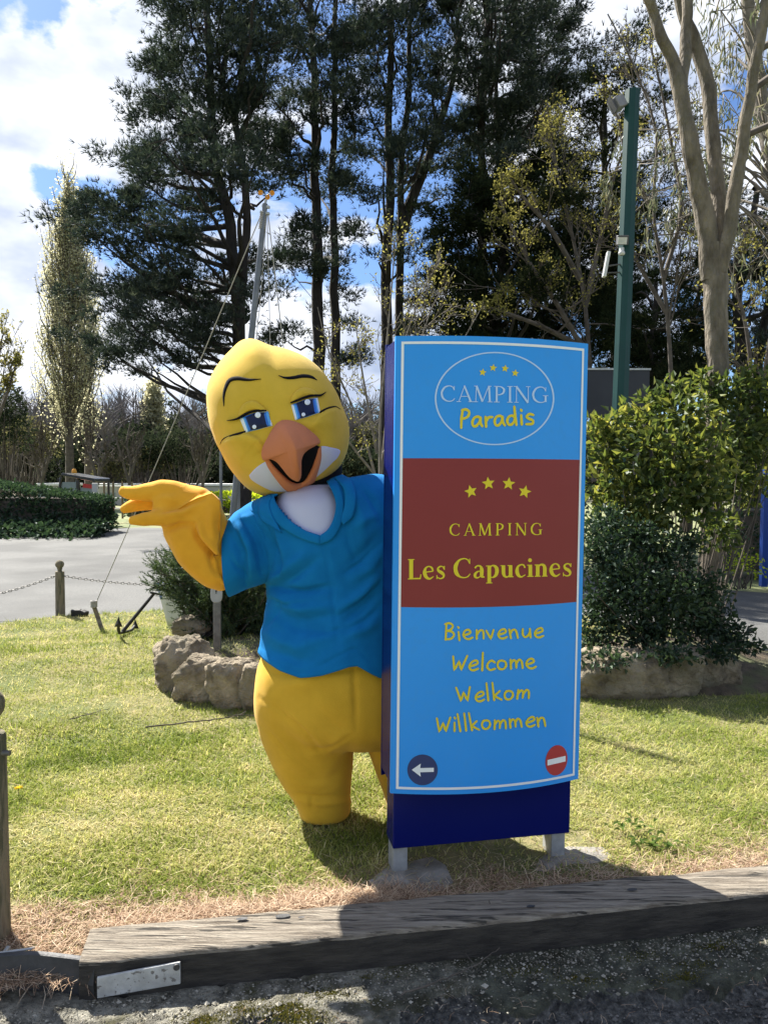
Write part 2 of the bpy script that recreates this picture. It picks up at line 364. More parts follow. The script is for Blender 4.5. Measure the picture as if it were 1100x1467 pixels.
# ------------------------------------------------------------------ timber kerb (two long sleepers) and its fittings
m_wood = mat('weathered_timber', (.14,.112,.082), (.40,.35,.28), rough=.9, scale=4.0, detail=12, bump=1, bscale=8, bdist=.02, stretch=(.9, 20, 20, -math.atan2(kd[1], kd[0])), col3=(.055,.048,.038), scale3=4.5, lo3=.57, hi3=.63)
def timber(s0, s1, w0, w1, zt, zb, seed):
    mb = MB(); rg = np.random.default_rng(seed); n = 160
    S = np.linspace(s0, s1, n); prof = [(w0, zb), (w0, zt-.012), (w0+.008, zt-.002)]
    K = 12
    for k in range(1, K): prof.append((w0+.008+(w1-w0-.016)*k/K, zt))
    prof += [(w1-.008, zt-.002), (w1, zt-.012), (w1, zb)]
    V = []
    for i, s_ in enumerate(S):
        for j, (w_, z_) in enumerate(prof):
            q = np.array([[s_*2.5, w_*30, seed]]); nz = vnoise(q, seed)[0]*.0035+vnoise(np.array([[s_*9, w_*50, 1.]]), seed+1)[0]*.002
            a = kp(s_, w_+(vnoise(np.array([[s_*6, 0, z_*9]]), seed+2)[0]*.004 if j < 3 else 0), z_+(nz if 2 <= j <= K+2 else nz*.5)); V.append(a)
    m = len(prof); F_ = []
    for i in range(n-1):
        for j in range(m-1): F_.append([i*m+j, (i+1)*m+j, (i+1)*m+j+1, i*m+j+1])
    mb.add(V, F_)
    for i, fl in ((0, 1), (n-1, 0)):
        ring = [V[i*m+j] for j in range(m)]; c = np.mean(ring, 0); ff = [[m, j, j+1] if fl else [m, j+1, j] for j in range(m-1)]
        mb.add(ring+[c], ff)
    return mb
# cracks in the top are dark sunk lines made as their own narrow grooves
m_woodf = mat('shaded_face_timber', (.020,.017,.014), (.060,.052,.042), rough=.9, scale=3.0, detail=9, bump=.9, bscale=9, bdist=.012, stretch=(1.2, 14, 14, -math.atan2(kd[1], kd[0])))  # front face coloured near-black to stand in for its shade
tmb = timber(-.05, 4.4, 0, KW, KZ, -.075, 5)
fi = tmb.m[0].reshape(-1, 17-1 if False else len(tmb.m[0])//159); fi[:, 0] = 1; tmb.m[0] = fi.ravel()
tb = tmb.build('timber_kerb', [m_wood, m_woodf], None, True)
tag(tb, 'long weathered grey timber edging the lawn in front of the sign, reflector plate on its left end', 'timber kerb')
m_white = mat('scuffed_white', (.50,.50,.49), (.34,.34,.33), rough=.6, scale=18, bump=.3, col3=(.16,.15,.14), scale3=60, lo3=.60, hi3=.64)
m_black = mat('black_rubber', (.022,.023,.026), (.05,.05,.053), rough=.55, scale=14, bump=.3)
m_rust = mat('dark_rust', (.05,.045,.04), (.12,.10,.08), rough=.8, scale=20, bump=.4)
m_galv = mat('galvanised_steel', (.33,.34,.34), (.46,.47,.47), rough=.5, scale=25, metallic=.45, bump=.1)
pl = thing('reflector_plate', 'scratched white reflector strip screwed to the face of the timber kerb', 'reflector', kp(.12, 0, -.01))
def facebox(mb, s0, s1, z0, z1, w0, w1):
    V = [kp(s, w, z) for w in (w0, w1) for (s, z) in ((s0, z0[0]), (s1, z0[1]), (s1, z1[1]), (s0, z1[0]))]
    mb.add(V, [[0,1,2,3],[7,6,5,4],[4,5,1,0],[3,2,6,7],[1,5,6,2],[4,0,3,7]])
mb = MB(); facebox(mb, 0.0, .225, (-.050, -.034), (.010, .030), -.012, -.004); bevel(mb.build('plate', m_white, pl), .002)
mb = MB(); c = kp(.215, -.013, .018); tube(mb, [c, c-np.append(kn, 0)*.004], .009, 12)
mb.build('screw', m_black, pl)
for (x, y, r_) in ((347,1318,.010),(405,1314,.013),(432,1316,.006),(905,1276,.010),(760,1300,.008)):
    mb = MB(); c = G(x, y, KZ); th = np.linspace(0, 2*np.pi, 15)[:-1]; V = [c+np.append(kd*math.cos(a)*r_*1.8*f+kn*math.sin(a)*r_*.8*f, z) for f, z in ((1, .0046), (.7, .0044), (.03, .0042)) for a in th]
    mb.add(V, grid_faces(14, 3)); mb.build('knot_hole', m_black, tb)
# curved rubber / steel guard at the left end
mb = MB(); pth = []
for (px, py) in [(-60,1372),(-20,1370),(20,1367),(50,1366),(90,1370),(120,1374),(137,1378)]:
    pth.append(G(px, py, .045))
pth = catmull(pth, 30); V = []
for i, q in enumerate(pth):
    for (o, z) in ((0, 0), (.004, -.002), (.016, -.06), (.004, -.115), (-.012, -.115), (-.012, -.0)):
        V.append(q+np.array([0, -o, z]))
mb.add(V, [[i*6+j, i*6+(j+1) % 6, (i+1)*6+(j+1) % 6, (i+1)*6+j] for i in range(29) for j in range(6)])
gd = mb.build('kerb_guard', m_black, None, False); tag(gd, 'curved dark rubber guard wrapping the left end of the timber kerb', 'kerb guard')

# ------------------------------------------------------------------ totem sign
m_sky = mat('light_blue_vinyl', (.022,.285,.82), (.030,.305,.86), rough=.36, scale=1.5, detail=8, spec=.3, bump=.04, bscale=5, bdist=.01, col3=(.034,.29,.80), scale3=40, lo3=.5, hi3=.8)
m_navy = mat('navy_enamel', (.002,.006,.105), (.003,.008,.115), rough=.25, scale=2, spec=.25)
m_red = mat('brick_red_vinyl', (.225,.027,.028), (.235,.029,.031), rough=.4, scale=3, spec=.3)
m_yel = mat('yellow_vinyl', (.72,.58,.03), rough=.5, spec=.25)
m_pale = mat('pale_lettering', (.45,.62,.90), rough=.45)
m_wht = mat('white_vinyl', (.78,.80,.84), rough=.45)
m_nav2 = mat('navy_vinyl', (.015,.03,.14), rough=.4)
m_red2 = mat('signal_red_vinyl', (.42,.030,.035), rough=.4)
YL = 2.60; YR = YL/.951
PL = P(568, 482, YL); PR = P(841, 492, YR)
PLb = P(558, 1137, YL); PRb = P(829, 1115, YR)
# straight lean of the sign: x shifts with height
ztop = (PL[2]+PR[2])/2; zbot = (PLb[2]+PRb[2])/2
lean = ((PL[0]-PLb[0])+(PR[0]-PRb[0]))/2/(ztop-zbot)
pl2 = np.array([(PL[0]+PLb[0])/2, YL]); pr2 = np.array([(PR[0]+PRb[0])/2, YR]); zm = (ztop+zbot)/2
sn = np.array([pr2[1]-pl2[1], -(pr2[0]-pl2[0])]); sn /= np.linalg.norm(sn)     # towards the camera
SAG = .058; SW = np.linalg.norm(pr2-pl2)
def SP(u, z, off=0.0, sag=SAG):
    """point of the panel at u across, height z, off in front"""
    u = np.asarray(u, float); z = np.asarray(z, float)
    q = pl2[None]*(1-u.ravel())[:, None]+pr2[None]*u.ravel()[:, None]+sn[None]*(sag*(1-(2*u.ravel()-1)**2)+off)[:, None]
    return np.stack([q[:, 0]+lean*(z.ravel()-zm), q[:, 1], z.ravel()], 1)
def SU(px, py):
    d = ray(px, py); lo, hi = -.3, 1.3
    for _ in range(40):
        u = (lo+hi)/2; z = zm
        for _ in range(3):
            q = SP([u], [z])[0]; t = q[1]/d[1]; z = CH+d[2]*t
        if q[0]/q[1] < d[0]/d[1]: lo = u
        else: hi = u
    return u, z
def s_strip(mb, u, z0, z1, off, nz=2):
    """sheet over u array between heights z0, z1"""
    u = np.asarray(u, float); n = len(u); Z = np.linspace(0, 1, nz)
    V = np.concatenate([SP(u, np.ones(n)*(z0+(z1-z0)*t), off) for t in Z])
    mb.add(V, grid_faces(n, nz, False))
sign = thing('totem_sign', 'tall light blue and red campsite welcome sign with yellow lettering on a navy base', 'sign', (float((pl2[0]+pr2[0])/2), float((YL+YR)/2)+.1, 0))
U = np.linspace(0, 1, 33)
# front panel: 12 mm thick curved sheet
mb = MB(); n = len(U)
A = [SP(U, np.ones(n)*z, o) for (z, o) in ((zbot, 0), (ztop, 0), (ztop, -.014), (zbot, -.014))]
V = np.concatenate(A); k = np.arange(n-1)
for a in range(4):
    b = (a+1) % 4; mb.add(V, np.stack([a*n+k, a*n+k+1, b*n+k+1, b*n+k], 1))
mb.add(V, [[0, n, 2*n, 3*n], [n-1, 4*n-1, 3*n-1, 2*n-1]])
mb.build('front_panel', m_sky, sign)
# red band
zr1 = SU(700, 657)[1]; zr0 = SU(700, 869.5)[1]
mb = MB(); s_strip(mb, np.linspace(.026, .970, 33), zr0, zr1, .0006); mb.build('red_band', m_red, sign)
# white frame line
mb = MB(); e = .0080
zb0 = SU(566, 1130)[1]; zt0 = SU(574, 489.5)[1]; ua, ub = .026, .974; lw = .0085
s_strip(mb, np.linspace(ua, ub, 33), zt0-lw, zt0, .0014); s_strip(mb, np.linspace(ua, ub, 33), zb0, zb0+lw, .0014)
s_strip(mb, np.linspace(ua, ua+lw/SW, 3), zb0+lw, zt0-lw, .0014, 3); s_strip(mb, np.linspace(ub-lw/SW, ub, 3), zb0+lw, zt0-lw, .0014, 3)
mb.build('frame_line', m_wht, sign)
# navy core box behind and the back panel
def sbox(mb, u0, u1, d0, d1, z0, z1):
    V = []
    for d in (d0, d1):
        for (u, z) in ((u0, z0), (u1, z0), (u1, z1), (u0, z1)):
            V.append(SP([u], [z], d, 0)[0])
    mb.add(V, [[0,1,2,3],[7,6,5,4],[4,5,1,0],[3,2,6,7],[1,5,6,2],[4,0,3,7]])
mb = MB(); sbox(mb, .03, .990, -.045, -.16, .095, ztop-.04); bevel(mb.build('core_box', m_navy, sign), .004)
mb = MB()
A = [SP(U, np.ones(n)*z, 0, -SAG) for z in (zbot, ztop)]
back = lambda o: [SP(U, np.ones(n)*(z), o, -SAG) for z in (zbot, ztop)]
a0 = back(-.165); a1 = back(-.179); V = np.concatenate([a0[0], a0[1], a1[1], a1[0]])
for a in range(4):
    b = (a+1) % 4; mb.add(V, np.stack([a*n+k, a*n+k+1, b*n+k+1, b*n+k], 1)[:, ::-1])
mb.add(V, [[0, n, 2*n, 3*n], [n-1, 4*n-1, 3*n-1, 2*n-1]])
mb.build('back_panel', m_navy, sign)
mb = MB(); sbox(mb, .001, .012, -.014, -.167, zbot+.03, ztop-.012); mb.build('side_panel', m_navy, sign)
mb = MB(); sbox(mb, .9915, .999, -.014, -.167, zbot+.03, ztop-.012); mb.build('side_panel', m_navy, sign)
for (u0, u1) in ((.035, .110), (.895, .970)):
    mb = MB(); sbox(mb, u0, u1, -.055, -.062, -.02, .1); sbox(mb, u0, u0+.012, -.062, -.14, -.02, .1) ; sbox(mb, u1-.012, u1, -.062, -.14, -.02, .1); bevel(mb.build('leg', m_galv, sign), .002)

# ---- lettering
T, t_ = .135, .05
def sf(x, y, w): return ('l', [(x-w/2, y, .045), (x+w/2, y, .045)])
def caps(T=.135, t=.05):
    return {
    'C': (.90, [('c', [(.76,.74,.05),(.68,.90,.06),(.50,.97,.06),(.27,.89,.10),(.12,.66,T),(.09,.47,T),(.15,.24,T),(.31,.08,.09),(.50,.03,.06),(.68,.08,.06),(.80,.22,.04)]), ('l', [(.77,.70,.045),(.77,.96,.045)])]),
    'G': (.96, [('c', [(.76,.74,.05),(.68,.90,.06),(.50,.97,.06),(.27,.89,.10),(.12,.66,T),(.09,.47,T),(.15,.24,T),(.31,.08,.09),(.50,.03,.06),(.66,.06,.06),(.76,.14,.05)]), ('l', [(.77,.70,.045),(.77,.96,.045)]), ('l', [(.76,.44,T),(.76,.06,T)]), sf(.76,.44,.30)]),
    'A': (.88, [('l', [(.10,.0,t),(.42,.98,t)]), ('l', [(.40,1,T*.8),(.76,0,T)]), ('l', [(.20,.34,.045),(.64,.34,.045)]), sf(.10,.022,.24), sf(.76,.022,.28)]),
    'M': (1.06, [('l', [(.13,0,t),(.17,1,t)]), ('l', [(.17,1,T),(.50,.03,T)]), ('l', [(.50,.03,t*1.1),(.84,1,t*1.1)]), ('l', [(.85,1,T),(.90,0,T)]), sf(.13,.022,.24), sf(.90,.022,.28), sf(.13,.978,.16), sf(.90,.978,.18)]),
    'P': (.72, [('l', [(.20,0,T),(.20,1,T)]), ('c', [(.20,.965,t),(.42,.95,.07),(.57,.84,T*.9),(.60,.72,T),(.54,.57,T*.9),(.40,.48,.07),(.24,.46,t)]), sf(.20,.022,.32), sf(.17,.978,.24)]),
    'I': (.38, [('l', [(.19,0,T),(.19,1,T)]), sf(.19,.022,.30), sf(.19,.978,.30)]),
    'N': (.96, [('l', [(.15,0,t),(.15,1,t)]), ('l', [(.14,1,T),(.78,.0,T)]), ('l', [(.79,0,t),(.79,1,t)]), sf(.15,.022,.24), sf(.10,.978,.20), sf(.79,.978,.24)]),
    'L': (.72, [('l', [(.19,0,T),(.19,1,T)]), ('l', [(.19,.035,.07),(.62,.035,.07)]), ('l', [(.62,.0,.05),(.66,.24,.05)]), sf(.19,.022,.32), sf(.19,.978,.32)]),
    }
def low(T=.17):
    return {
    'e': (.60, [('l', [(.12,.34,.055),(.50,.38,.055)]), ('c', [(.50,.38,.07),(.45,.54,.09),(.30,.62,.06),(.15,.53,.10),(.10,.32,T),(.17,.11,T*.9),(.34,.01,.09),(.53,.12,.04)])]),
    's': (.50, [('c', [(.42,.47,.05),(.35,.59,.06),(.22,.60,.07),(.12,.50,.10),(.17,.38,.14),(.31,.29,.16),(.40,.17,.12),(.36,.05,.08),(.22,.01,.06),(.08,.08,.05)]), ('l', [(.43,.44,.045),(.43,.63,.045)]), ('l', [(.07,-.01,.045),(.07,.18,.045)])]),
    'a': (.60, [('c', [(.10,.49,.09),(.22,.60,.07),(.37,.57,.10),(.43,.42,T),(.43,.20,T),(.44,.08,T*.8),(.57,.03,.05)]), ('c', [(.43,.35,.05),(.22,.30,.08),(.11,.16,T*.8),(.15,.03,.10),(.28,.02,.06),(.42,.13,.05)])]),
    'p': (.68, [('l', [(.18,.60,T),(.18,-.28,T)]), ('c', [(.18,.46,.05),(.34,.60,.07),(.51,.50,T*.9),(.55,.30,T),(.48,.10,T*.8),(.33,.01,.06),(.18,.08,.05)]), sf(.18,-.26,.30), sf(.10,.58,.16)]),
    'u': (.70, [('c', [(.16,.60,T),(.16,.40,T),(.17,.18,T*.95),(.25,.04,.11),(.37,.03,.07),(.50,.15,.05)]), ('l', [(.50,.60,T),(.50,.0,T)]), sf(.10,.58,.16), sf(.44,.58,.16), sf(.57,.022,.16)]),
    'c': (.54, [('c', [(.48,.45,.07),(.42,.58,.08),(.30,.61,.07),(.15,.52,.11),(.10,.31,T),(.16,.10,T*.9),(.31,.01,.08),(.50,.11,.04)])]),
    'i': (.35, [('l', [(.18,.60,T),(.18,0,T)]), sf(.18,.022,.30), sf(.11,.58,.16), ('o', [(.17,.82,.095)])]),
    'n': (.70, [('l', [(.17,.60,T),(.17,0,T)]), ('c', [(.18,.46,.05),(.32,.59,.09),(.46,.55,T*.8),(.51,.40,T),(.51,.2,T),(.51,0,T)]), sf(.17,.022,.29), sf(.51,.022,.27), sf(.10,.58,.16)]),
    }
def hand(w=.115):
    g = {
    'P': (.56, [('l', [(.16,.97),(.12,.5),(.14,-.02)]), ('c', [(.12,.93),(.30,.97),(.46,.84),(.44,.62),(.30,.50),(.16,.48)])]),
    'a': (.58, [('c', [(.42,.46),(.30,.55),(.14,.50),(.06,.28),(.12,.06),(.26,.06),(.38,.24),(.43,.46)]), ('c', [(.43,.5),(.44,.22),(.54,.02)])]),
    'r': (.44, [('l', [(.08,.53),(.12,0)]), ('c', [(.12,.28),(.22,.48),(.40,.50)])]),
    'd': (.58, [('c', [(.42,.42),(.30,.52),(.14,.46),(.06,.26),(.12,.05),(.26,.05),(.38,.20),(.43,.42)]), ('c', [(.42,1.0),(.44,.5),(.48,.0)])]),
    'i': (.26, [('l', [(.11,.50),(.13,0)]), ('l', [(.10,.80),(.13,.74)])]),
    's': (.48, [('c', [(.42,.50),(.24,.56),(.10,.42),(.22,.30),(.38,.20),(.34,.03),(.06,.02)])]),
    'B': (.60, [('l', [(.13,.97),(.10,0)]), ('c', [(.06,.93),(.28,.98),(.44,.82),(.34,.60),(.14,.52)]), ('c', [(.14,.52),(.38,.48),(.50,.28),(.36,.06),(.08,.02)])]),
    'e': (.53, [('c', [(.07,.24),(.26,.30),(.42,.40),(.34,.56),(.16,.50),(.06,.26),(.14,.06),(.30,.01),(.48,.10)])]),
    'n': (.56, [('l', [(.09,.53),(.11,0)]), ('c', [(.11,.24),(.22,.46),(.36,.50),(.42,.34),(.44,0)])]),
    'v': (.46, [('l', [(.04,.53),(.20,.02),(.40,.56)])]),
    'u': (.56, [('c', [(.08,.52),(.08,.22),(.18,.03),(.34,.12),(.42,.34)]), ('l', [(.42,.52),(.46,0)])]),
    'W': (.74, [('l', [(.04,.84),(.17,.03),(.35,.56),(.47,.03),(.69,.84)])]),
    'l': (.25, [('l', [(.11,1.02),(.12,0)])]),
    'c': (.47, [('c', [(.42,.44),(.26,.55),(.11,.42),(.07,.20),(.20,.02),(.42,.08)])]),
    'o': (.54, [('c', [(.30,.52),(.14,.48),(.06,.26),(.14,.05),(.32,.03),(.45,.22),(.42,.44),(.28,.52)])]),
    'm': (.74, [('l', [(.08,.52),(.09,0)]), ('c', [(.09,.26),(.20,.46),(.30,.44),(.34,.30),(.34,.04)]), ('c', [(.34,.26),(.46,.48),(.57,.44),(.61,.28),(.63,0)])]),
    'k': (.52, [('l', [(.10,1.02),(.12,0)]), ('l', [(.42,.52),(.14,.24),(.47,.0)])]),
    }
    return {k: (a, [(kd_, [(x, y, w*(1.0 if j % 2 else .86)) for j, (x, y) in enumerate(p)]) for kd_, p in st]) for k, (a, st) in g.items()}
def put_text(name, txt, font, px0, px1, yb0, yb1, H, m, track=0.0, rnd_cap=False, lab=None, amp=0):
    """letters run from px0 to px1 with the baseline from yb0 to yb1; H = cap height in photo pixels"""
    adv = [font[c][0] if c != ' ' else .34 for c in txt]; tot = sum(adv)+track*(len(txt)-1)
    sx = (px1-px0)/tot; mb = MB(); off = .0020; x = 0; k = 0
    rg = np.random.default_rng(len(txt)*7+1)
    for c, a in zip(txt, adv):
        if c != ' ':
            jy = rg.uniform(-1, 1)*amp; tl = rg.uniform(-1, 1)*amp*.02
            for kind, pts in font[c][1]:
                k += 1; o = off+.00012*(k % 7)
                p = np.array(pts, float)
                if kind == 'o':
                    th = np.linspace(0, 2*np.pi, 18, endpoint=False); cx, cy, rr = p[0]
                    gx_ = cx+rr*np.cos(th)*H/sx; gy_ = cy+rr*np.sin(th); ring = 18
                    V = []
                    for a_, b_ in zip(gx_, gy_):
                        X = px0+(x+a_)*sx; Y_ = yb0+(yb1-yb0)*(x+a_)*sx/(px1-px0)-b_*H-jy
                        u, z = SU(X, Y_); V.append(SP([u], [z], o)[0])
                    V.append(np.mean(V, 0)); mb.add(V, [[18, j, (j+1) % 18] for j in range(18)]); continue
                if kind == 'c': q = catmull(p, 6*(len(p)-1)+1)
                else:
                    q = np.vstack([np.linspace(p[i], p[i+1], 5)[(1 if i else 0):] for i in range(len(p)-1)])
                # to pixels
                X = px0+(x+q[:, 0]+tl*q[:, 1]*10)*sx; Yp = yb0+(yb1-yb0)*(X-px0)/(px1-px0)-q[:, 1]*H-jy
                W = q[:, 2]*H
                pp = np.stack([X, Yp], 1); tg = unit(np.gradient(pp, axis=0)); nr = np.stack([-tg[:, 1], tg[:, 0]], 1)
                Lx = pp+nr*W[:, None]/2; Rx = pp-nr*W[:, None]/2
                if rnd_cap:   # rounded brush ends
                    ext0 = pp[0]-tg[0]*W[0]*.45; ext1 = pp[-1]+tg[-1]*W[-1]*.45
                    Lx = np.vstack([ext0+nr[0]*W[0]*.2, Lx, ext1+nr[-1]*W[-1]*.2]); Rx = np.vstack([ext0-nr[0]*W[0]*.2, Rx, ext1-nr[-1]*W[-1]*.2])
                V = []
                for a_, b_ in zip(Lx, Rx):
                    for c_ in (a_, b_):
                        u, z = SU(*c_); V.append(SP([u], [z], o)[0])
                n_ = len(Lx); ff = []
                for i in range(n_-1): ff.append([2*i, 2*i+1, 2*i+3, 2*i+2])
                mb.add(V, ff)
        x += a+track
    o = mb.build(name, m, sign)
    if lab: o['label'] = lab
    return o
def put_poly(name, pts, m, off, parent=None):
    V = []
    for q in pts: u, z = SU(*q); V.append(SP([u], [z], off)[0])
    c = np.mean(V, 0); n_ = len(V); mb = MB(); mb.add(V+[c], [[n_, i, (i+1) % n_] for i in range(n_)])
    return mb.build(name, m, parent or sign)
def star_pts(cx, cy, r, rot=0): return [(cx+(r if i % 2 == 0 else r*.45)*math.sin(R(36*i+rot)), cy-(r if i % 2 == 0 else r*.45)*math.cos(R(36*i+rot))) for i in range(10)]
# logo oval
mb = MB(); th = np.linspace(0, 2*np.pi, 97)[:-1]; V = []
for rr in (1.0, 0.972):
    for a in th:
        u, z = SU(708+85.5*rr*math.cos(a), 571+66.8*rr*math.sin(a)); V.append(SP([u], [z], .0012)[0])
mb.add(V, [[i, (i+1) % 96, 96+(i+1) % 96, 96+i] for i in range(96)]); mb.build('logo_oval', m_pale, sign)
for (x, y) in ((691,533.5),(706,527),(723,528),(737.5,534.6)): put_poly('star', star_pts(x, y, 5.6, 8), m_yel, .0015)
for (x, y, r_) in ((674,704,-14),(699,692.5,-6),(728,693,6),(751,704.5,14)): put_poly('star', star_pts(x, y, 9.6, r_), m_yel, .0022)
put_text('lettering', 'CAMPING', caps(.125,.05), 630, 786, 575.5, 577.5, 23.5, m_pale, .01, lab='pale serif word in the oval')
put_text('lettering', 'Paradis', hand(.15), 656, 766, 613, 607.5, 26.5, m_yel, .02, True, 'yellow hand-drawn word in the oval', .4)
put_text('lettering', 'CAMPING', caps(.15,.07), 643, 777, 767.5, 766.5, 17.5, m_yel, .22, lab='small spaced yellow capitals')
fb = caps(.19,.08); fb.update(low(.18))
put_text('lettering', 'Les Capucines', fb, 583, 819, 830, 825, 29, m_yel, .015, lab='large yellow serif name')
hd = hand(.135)
put_text('lettering', 'Bienvenue', hd, 635, 779, 917, 913, 24, m_yel, .03, True, 'hand-drawn first greeting', .7)
put_text('lettering', 'Welcome', hd, 645, 769, 961.5, 957, 25, m_yel, .03, True, 'hand-drawn second greeting', .7)
put_text('lettering', 'Welkom', hd, 655, 760, 1005.5, 1000.5, 24.5, m_yel, .03, True, 'hand-drawn third greeting', .7)
put_text('lettering', 'Willkommen', hd, 624, 784, 1049, 1039.5, 24.5, m_yel, .03, True, 'hand-drawn fourth greeting', .7)
dsc = put_poly('arrow_disc', [(605+21.7*math.cos(a), 1102.8+22*math.sin(a)) for a in np.linspace(0, 2*np.pi, 49)[:-1]], m_nav2, .0012)
mb = MB(); V = []
ar = [(589.5,1102.5),(602.5,1093.5),(601.5,1100),(621,1099.5),(621,1105.5),(601.5,1106),(602.5,1112.5)]
for q in ar: u, z = SU(*q); V.append(SP([u], [z], .0022)[0])
mb.add(V, [[0,1,2],[0,5,6],[0,2,5]]); mb.add(V, [[2,3,4,5]]); mb.build('arrow', m_wht, dsc)
dsc = put_poly('no_entry_disc', [(796.5+15.8*math.cos(a)+2.0*math.sin(a)*-.3, 1089+21.6*math.sin(a)-2*math.cos(a)) for a in np.linspace(0, 2*np.pi, 49)[:-1]], m_red2, .0012)
put_poly('bar', [(783.5,1088.5),(783.5,1096.5),(809.5,1090.5),(809.5,1082.5)], m_wht, .0022, dsc)
# concrete footings at the sign legs
def slab(name, poly_px, z, h, m):
    pts = [G(x, y, z) for x, y in poly_px]; c = np.mean(pts, 0); n_ = len(pts)
    mb = MB(); rg = np.random.default_rng(3)
    R3 = []
    for k, (s_, dz) in enumerate(((1.06, -h), (1.03, -h*.4), (1.0, -.006), (.93, .0), (.5, .002))):
        for q in pts: R3.append(c+(q-c)*s_*[1, 1, 1]+np.array([0, 0, dz])+rg.normal(size=3)*.003)
    mb.add(R3, grid_faces(n_, 5)); mb.add(R3[-n_:]+[c+[0, 0, .002]], [[n_, i, (i+1) % n_] for i in range(n_)])
    o = mb.build(name, m, None, True, kind='structure')
m_pad = mat('footing_concrete', (.15,.14,.12), (.30,.28,.25), rough=.95, scale=12, bump=.8, bscale=60)
slab('footing', [(528,1262),(556,1240),(620,1226),(640,1240),(652,1262),(640,1272),(600,1276),(560,1278)], .007, .03, m_pad)
slab('footing', [(762,1246),(775,1226),(812,1212),(866,1214),(884,1228),(868,1238),(820,1248),(790,1252)], .007, .03, m_pad)

# ------------------------------------------------------------------ person in a padded yellow bird costume
m_fabric = mat('yellow_plush', (.60,.345,.018), (.68,.395,.026), rough=.95, scale=7, bump=.5, bscale=240, bdist=.003, sheen=.08)
m_head = mat('yellow_fleece', (.60,.385,.028), (.67,.43,.040), rough=.95, scale=7, bump=.5, bscale=260, bdist=.003, sheen=.08)
m_glove = mat('orange_yellow_plush', (.70,.32,.014), (.80,.38,.022), rough=.95, scale=7, bump=.5, bscale=240, bdist=.003, sheen=.08)
m_shirt = mat('blue_cotton', (.004,.145,.39), (.006,.175,.46), rough=.95, scale=9, bump=.5, bscale=300, bdist=.002, spec=.15)
m_tee = mat('white_cotton', (.56,.57,.78), rough=.9, bump=.1, scale=5, bscale=300, bdist=.002)
m_beak = mat('orange_felt', (.50,.165,.075), (.56,.19,.09), rough=.85, scale=5, bump=.2, bscale=500, bdist=.002)
m_ink = mat('black_felt', (.008,.008,.012), rough=.9, spec=.1)
m_eyew = mat('eye_white', (.75,.80,.90), rough=.4, spec=.3)
m_iris = mat('eye_blue', (.03,.16,.60), rough=.35, spec=.25)
m_iris2 = mat('eye_pale_blue', (.10,.38,.85), rough=.35, spec=.25)
m_pupil = mat('eye_navy', (.006,.012,.05), rough=.3, spec=.25)
m_shoe = mat('black_shoe', (.02,.02,.022), rough=.6)
YB = 3.12
px_m = YB/F
person = thing('person', 'person in a padded yellow bird costume with blue shirt, one wing raised beside the sign', 'person', G(470, 1166, 0))

def loft(mb, rings, n=60, seg=72, expo=2.2, close=(True, True), Y0=YB, wob=0, seed=0, back=1.0, cut=None):
    """rings: (Lx,Ly,Rx,Ry,depth_px,[dY_px]) in photo pixels at distance Y0; superellipse cross sections"""
    r = np.array([list(q)+[0]*(6-len(q)) for q in rings], float); c = catmull(r, n)
    th = np.linspace(0, 2*np.pi, seg, endpoint=False); ct, st = np.cos(th), np.sin(th)
    ex = 2/expo; cx = np.sign(ct)*abs(ct)**ex; sx_ = np.sign(st)*abs(st)**ex
    V = []
    for q in c:
        L_ = P(q[0], q[1], Y0+q[5]*px_m); R_ = P(q[2], q[3], Y0+q[5]*px_m); m_ = (L_+R_)/2; h = (R_-L_)/2; D = q[4]*px_m
        V.append(m_[None]+cx[:, None]*h[None]+np.stack([0*sx_, -sx_*np.where(sx_ > 0, 1, back)*D, 0*sx_], 1))
    V = np.concatenate(V)
    mb.add(V, grid_faces(seg, n))
    for k, on in ((0, close[0]), (n-1, close[1])):
        if on:
            ring = V[k*seg:(k+1)*seg]; cc = ring.mean(0)
            mb.add(np.vstack([ring, cc]), [[seg, (i+1) % seg, i] if k == 0 else [seg, i, (i+1) % seg] for i in range(seg)])
    return V
def remeshed(name, mb, m, parent, voxel=.008, smooth=6, disp=None):
    me = mb.mesh(name+'_src', m, True); o = link(name+'_src', me)
    md = o.modifiers.new('r', 'REMESH'); md.mode = 'VOXEL'; md.voxel_size = voxel; md.use_smooth_shade = True
    ms = o.modifiers.new('s', 'SMOOTH'); ms.iterations = smooth; ms.factor = .6
    bpy.context.view_layer.update()
    dg = bpy.context.evaluated_depsgraph_get()
    m2 = bpy.data.meshes.new_from_object(o.evaluated_get(dg)); m2.name = name
    bpy.data.objects.remove(o)
    if disp is not None:
        co = np.empty(len(m2.vertices)*3); m2.vertices.foreach_get('co', co); co = co.reshape(-1, 3)
        no = np.empty(len(m2.vertices)*3); m2.vertices.foreach_get('normal', no); no = no.reshape(-1, 3)
        co = co+no*disp(co)[:, None]; m2.vertices.foreach_set('co', co.ravel()); m2.update()
    m2.materials.clear(); m2.materials.append(m)
    m2.polygons.foreach_set('use_smooth', np.ones(len(m2.polygons), bool))
    return link(name, m2, parent)
def toPX(co):
    """photo pixels of world points"""
    q = (co-CAM) @ M3; return 550+F*q[:, 0]/-q[:, 2], 733.5-F*q[:, 1]/-q[:, 2]
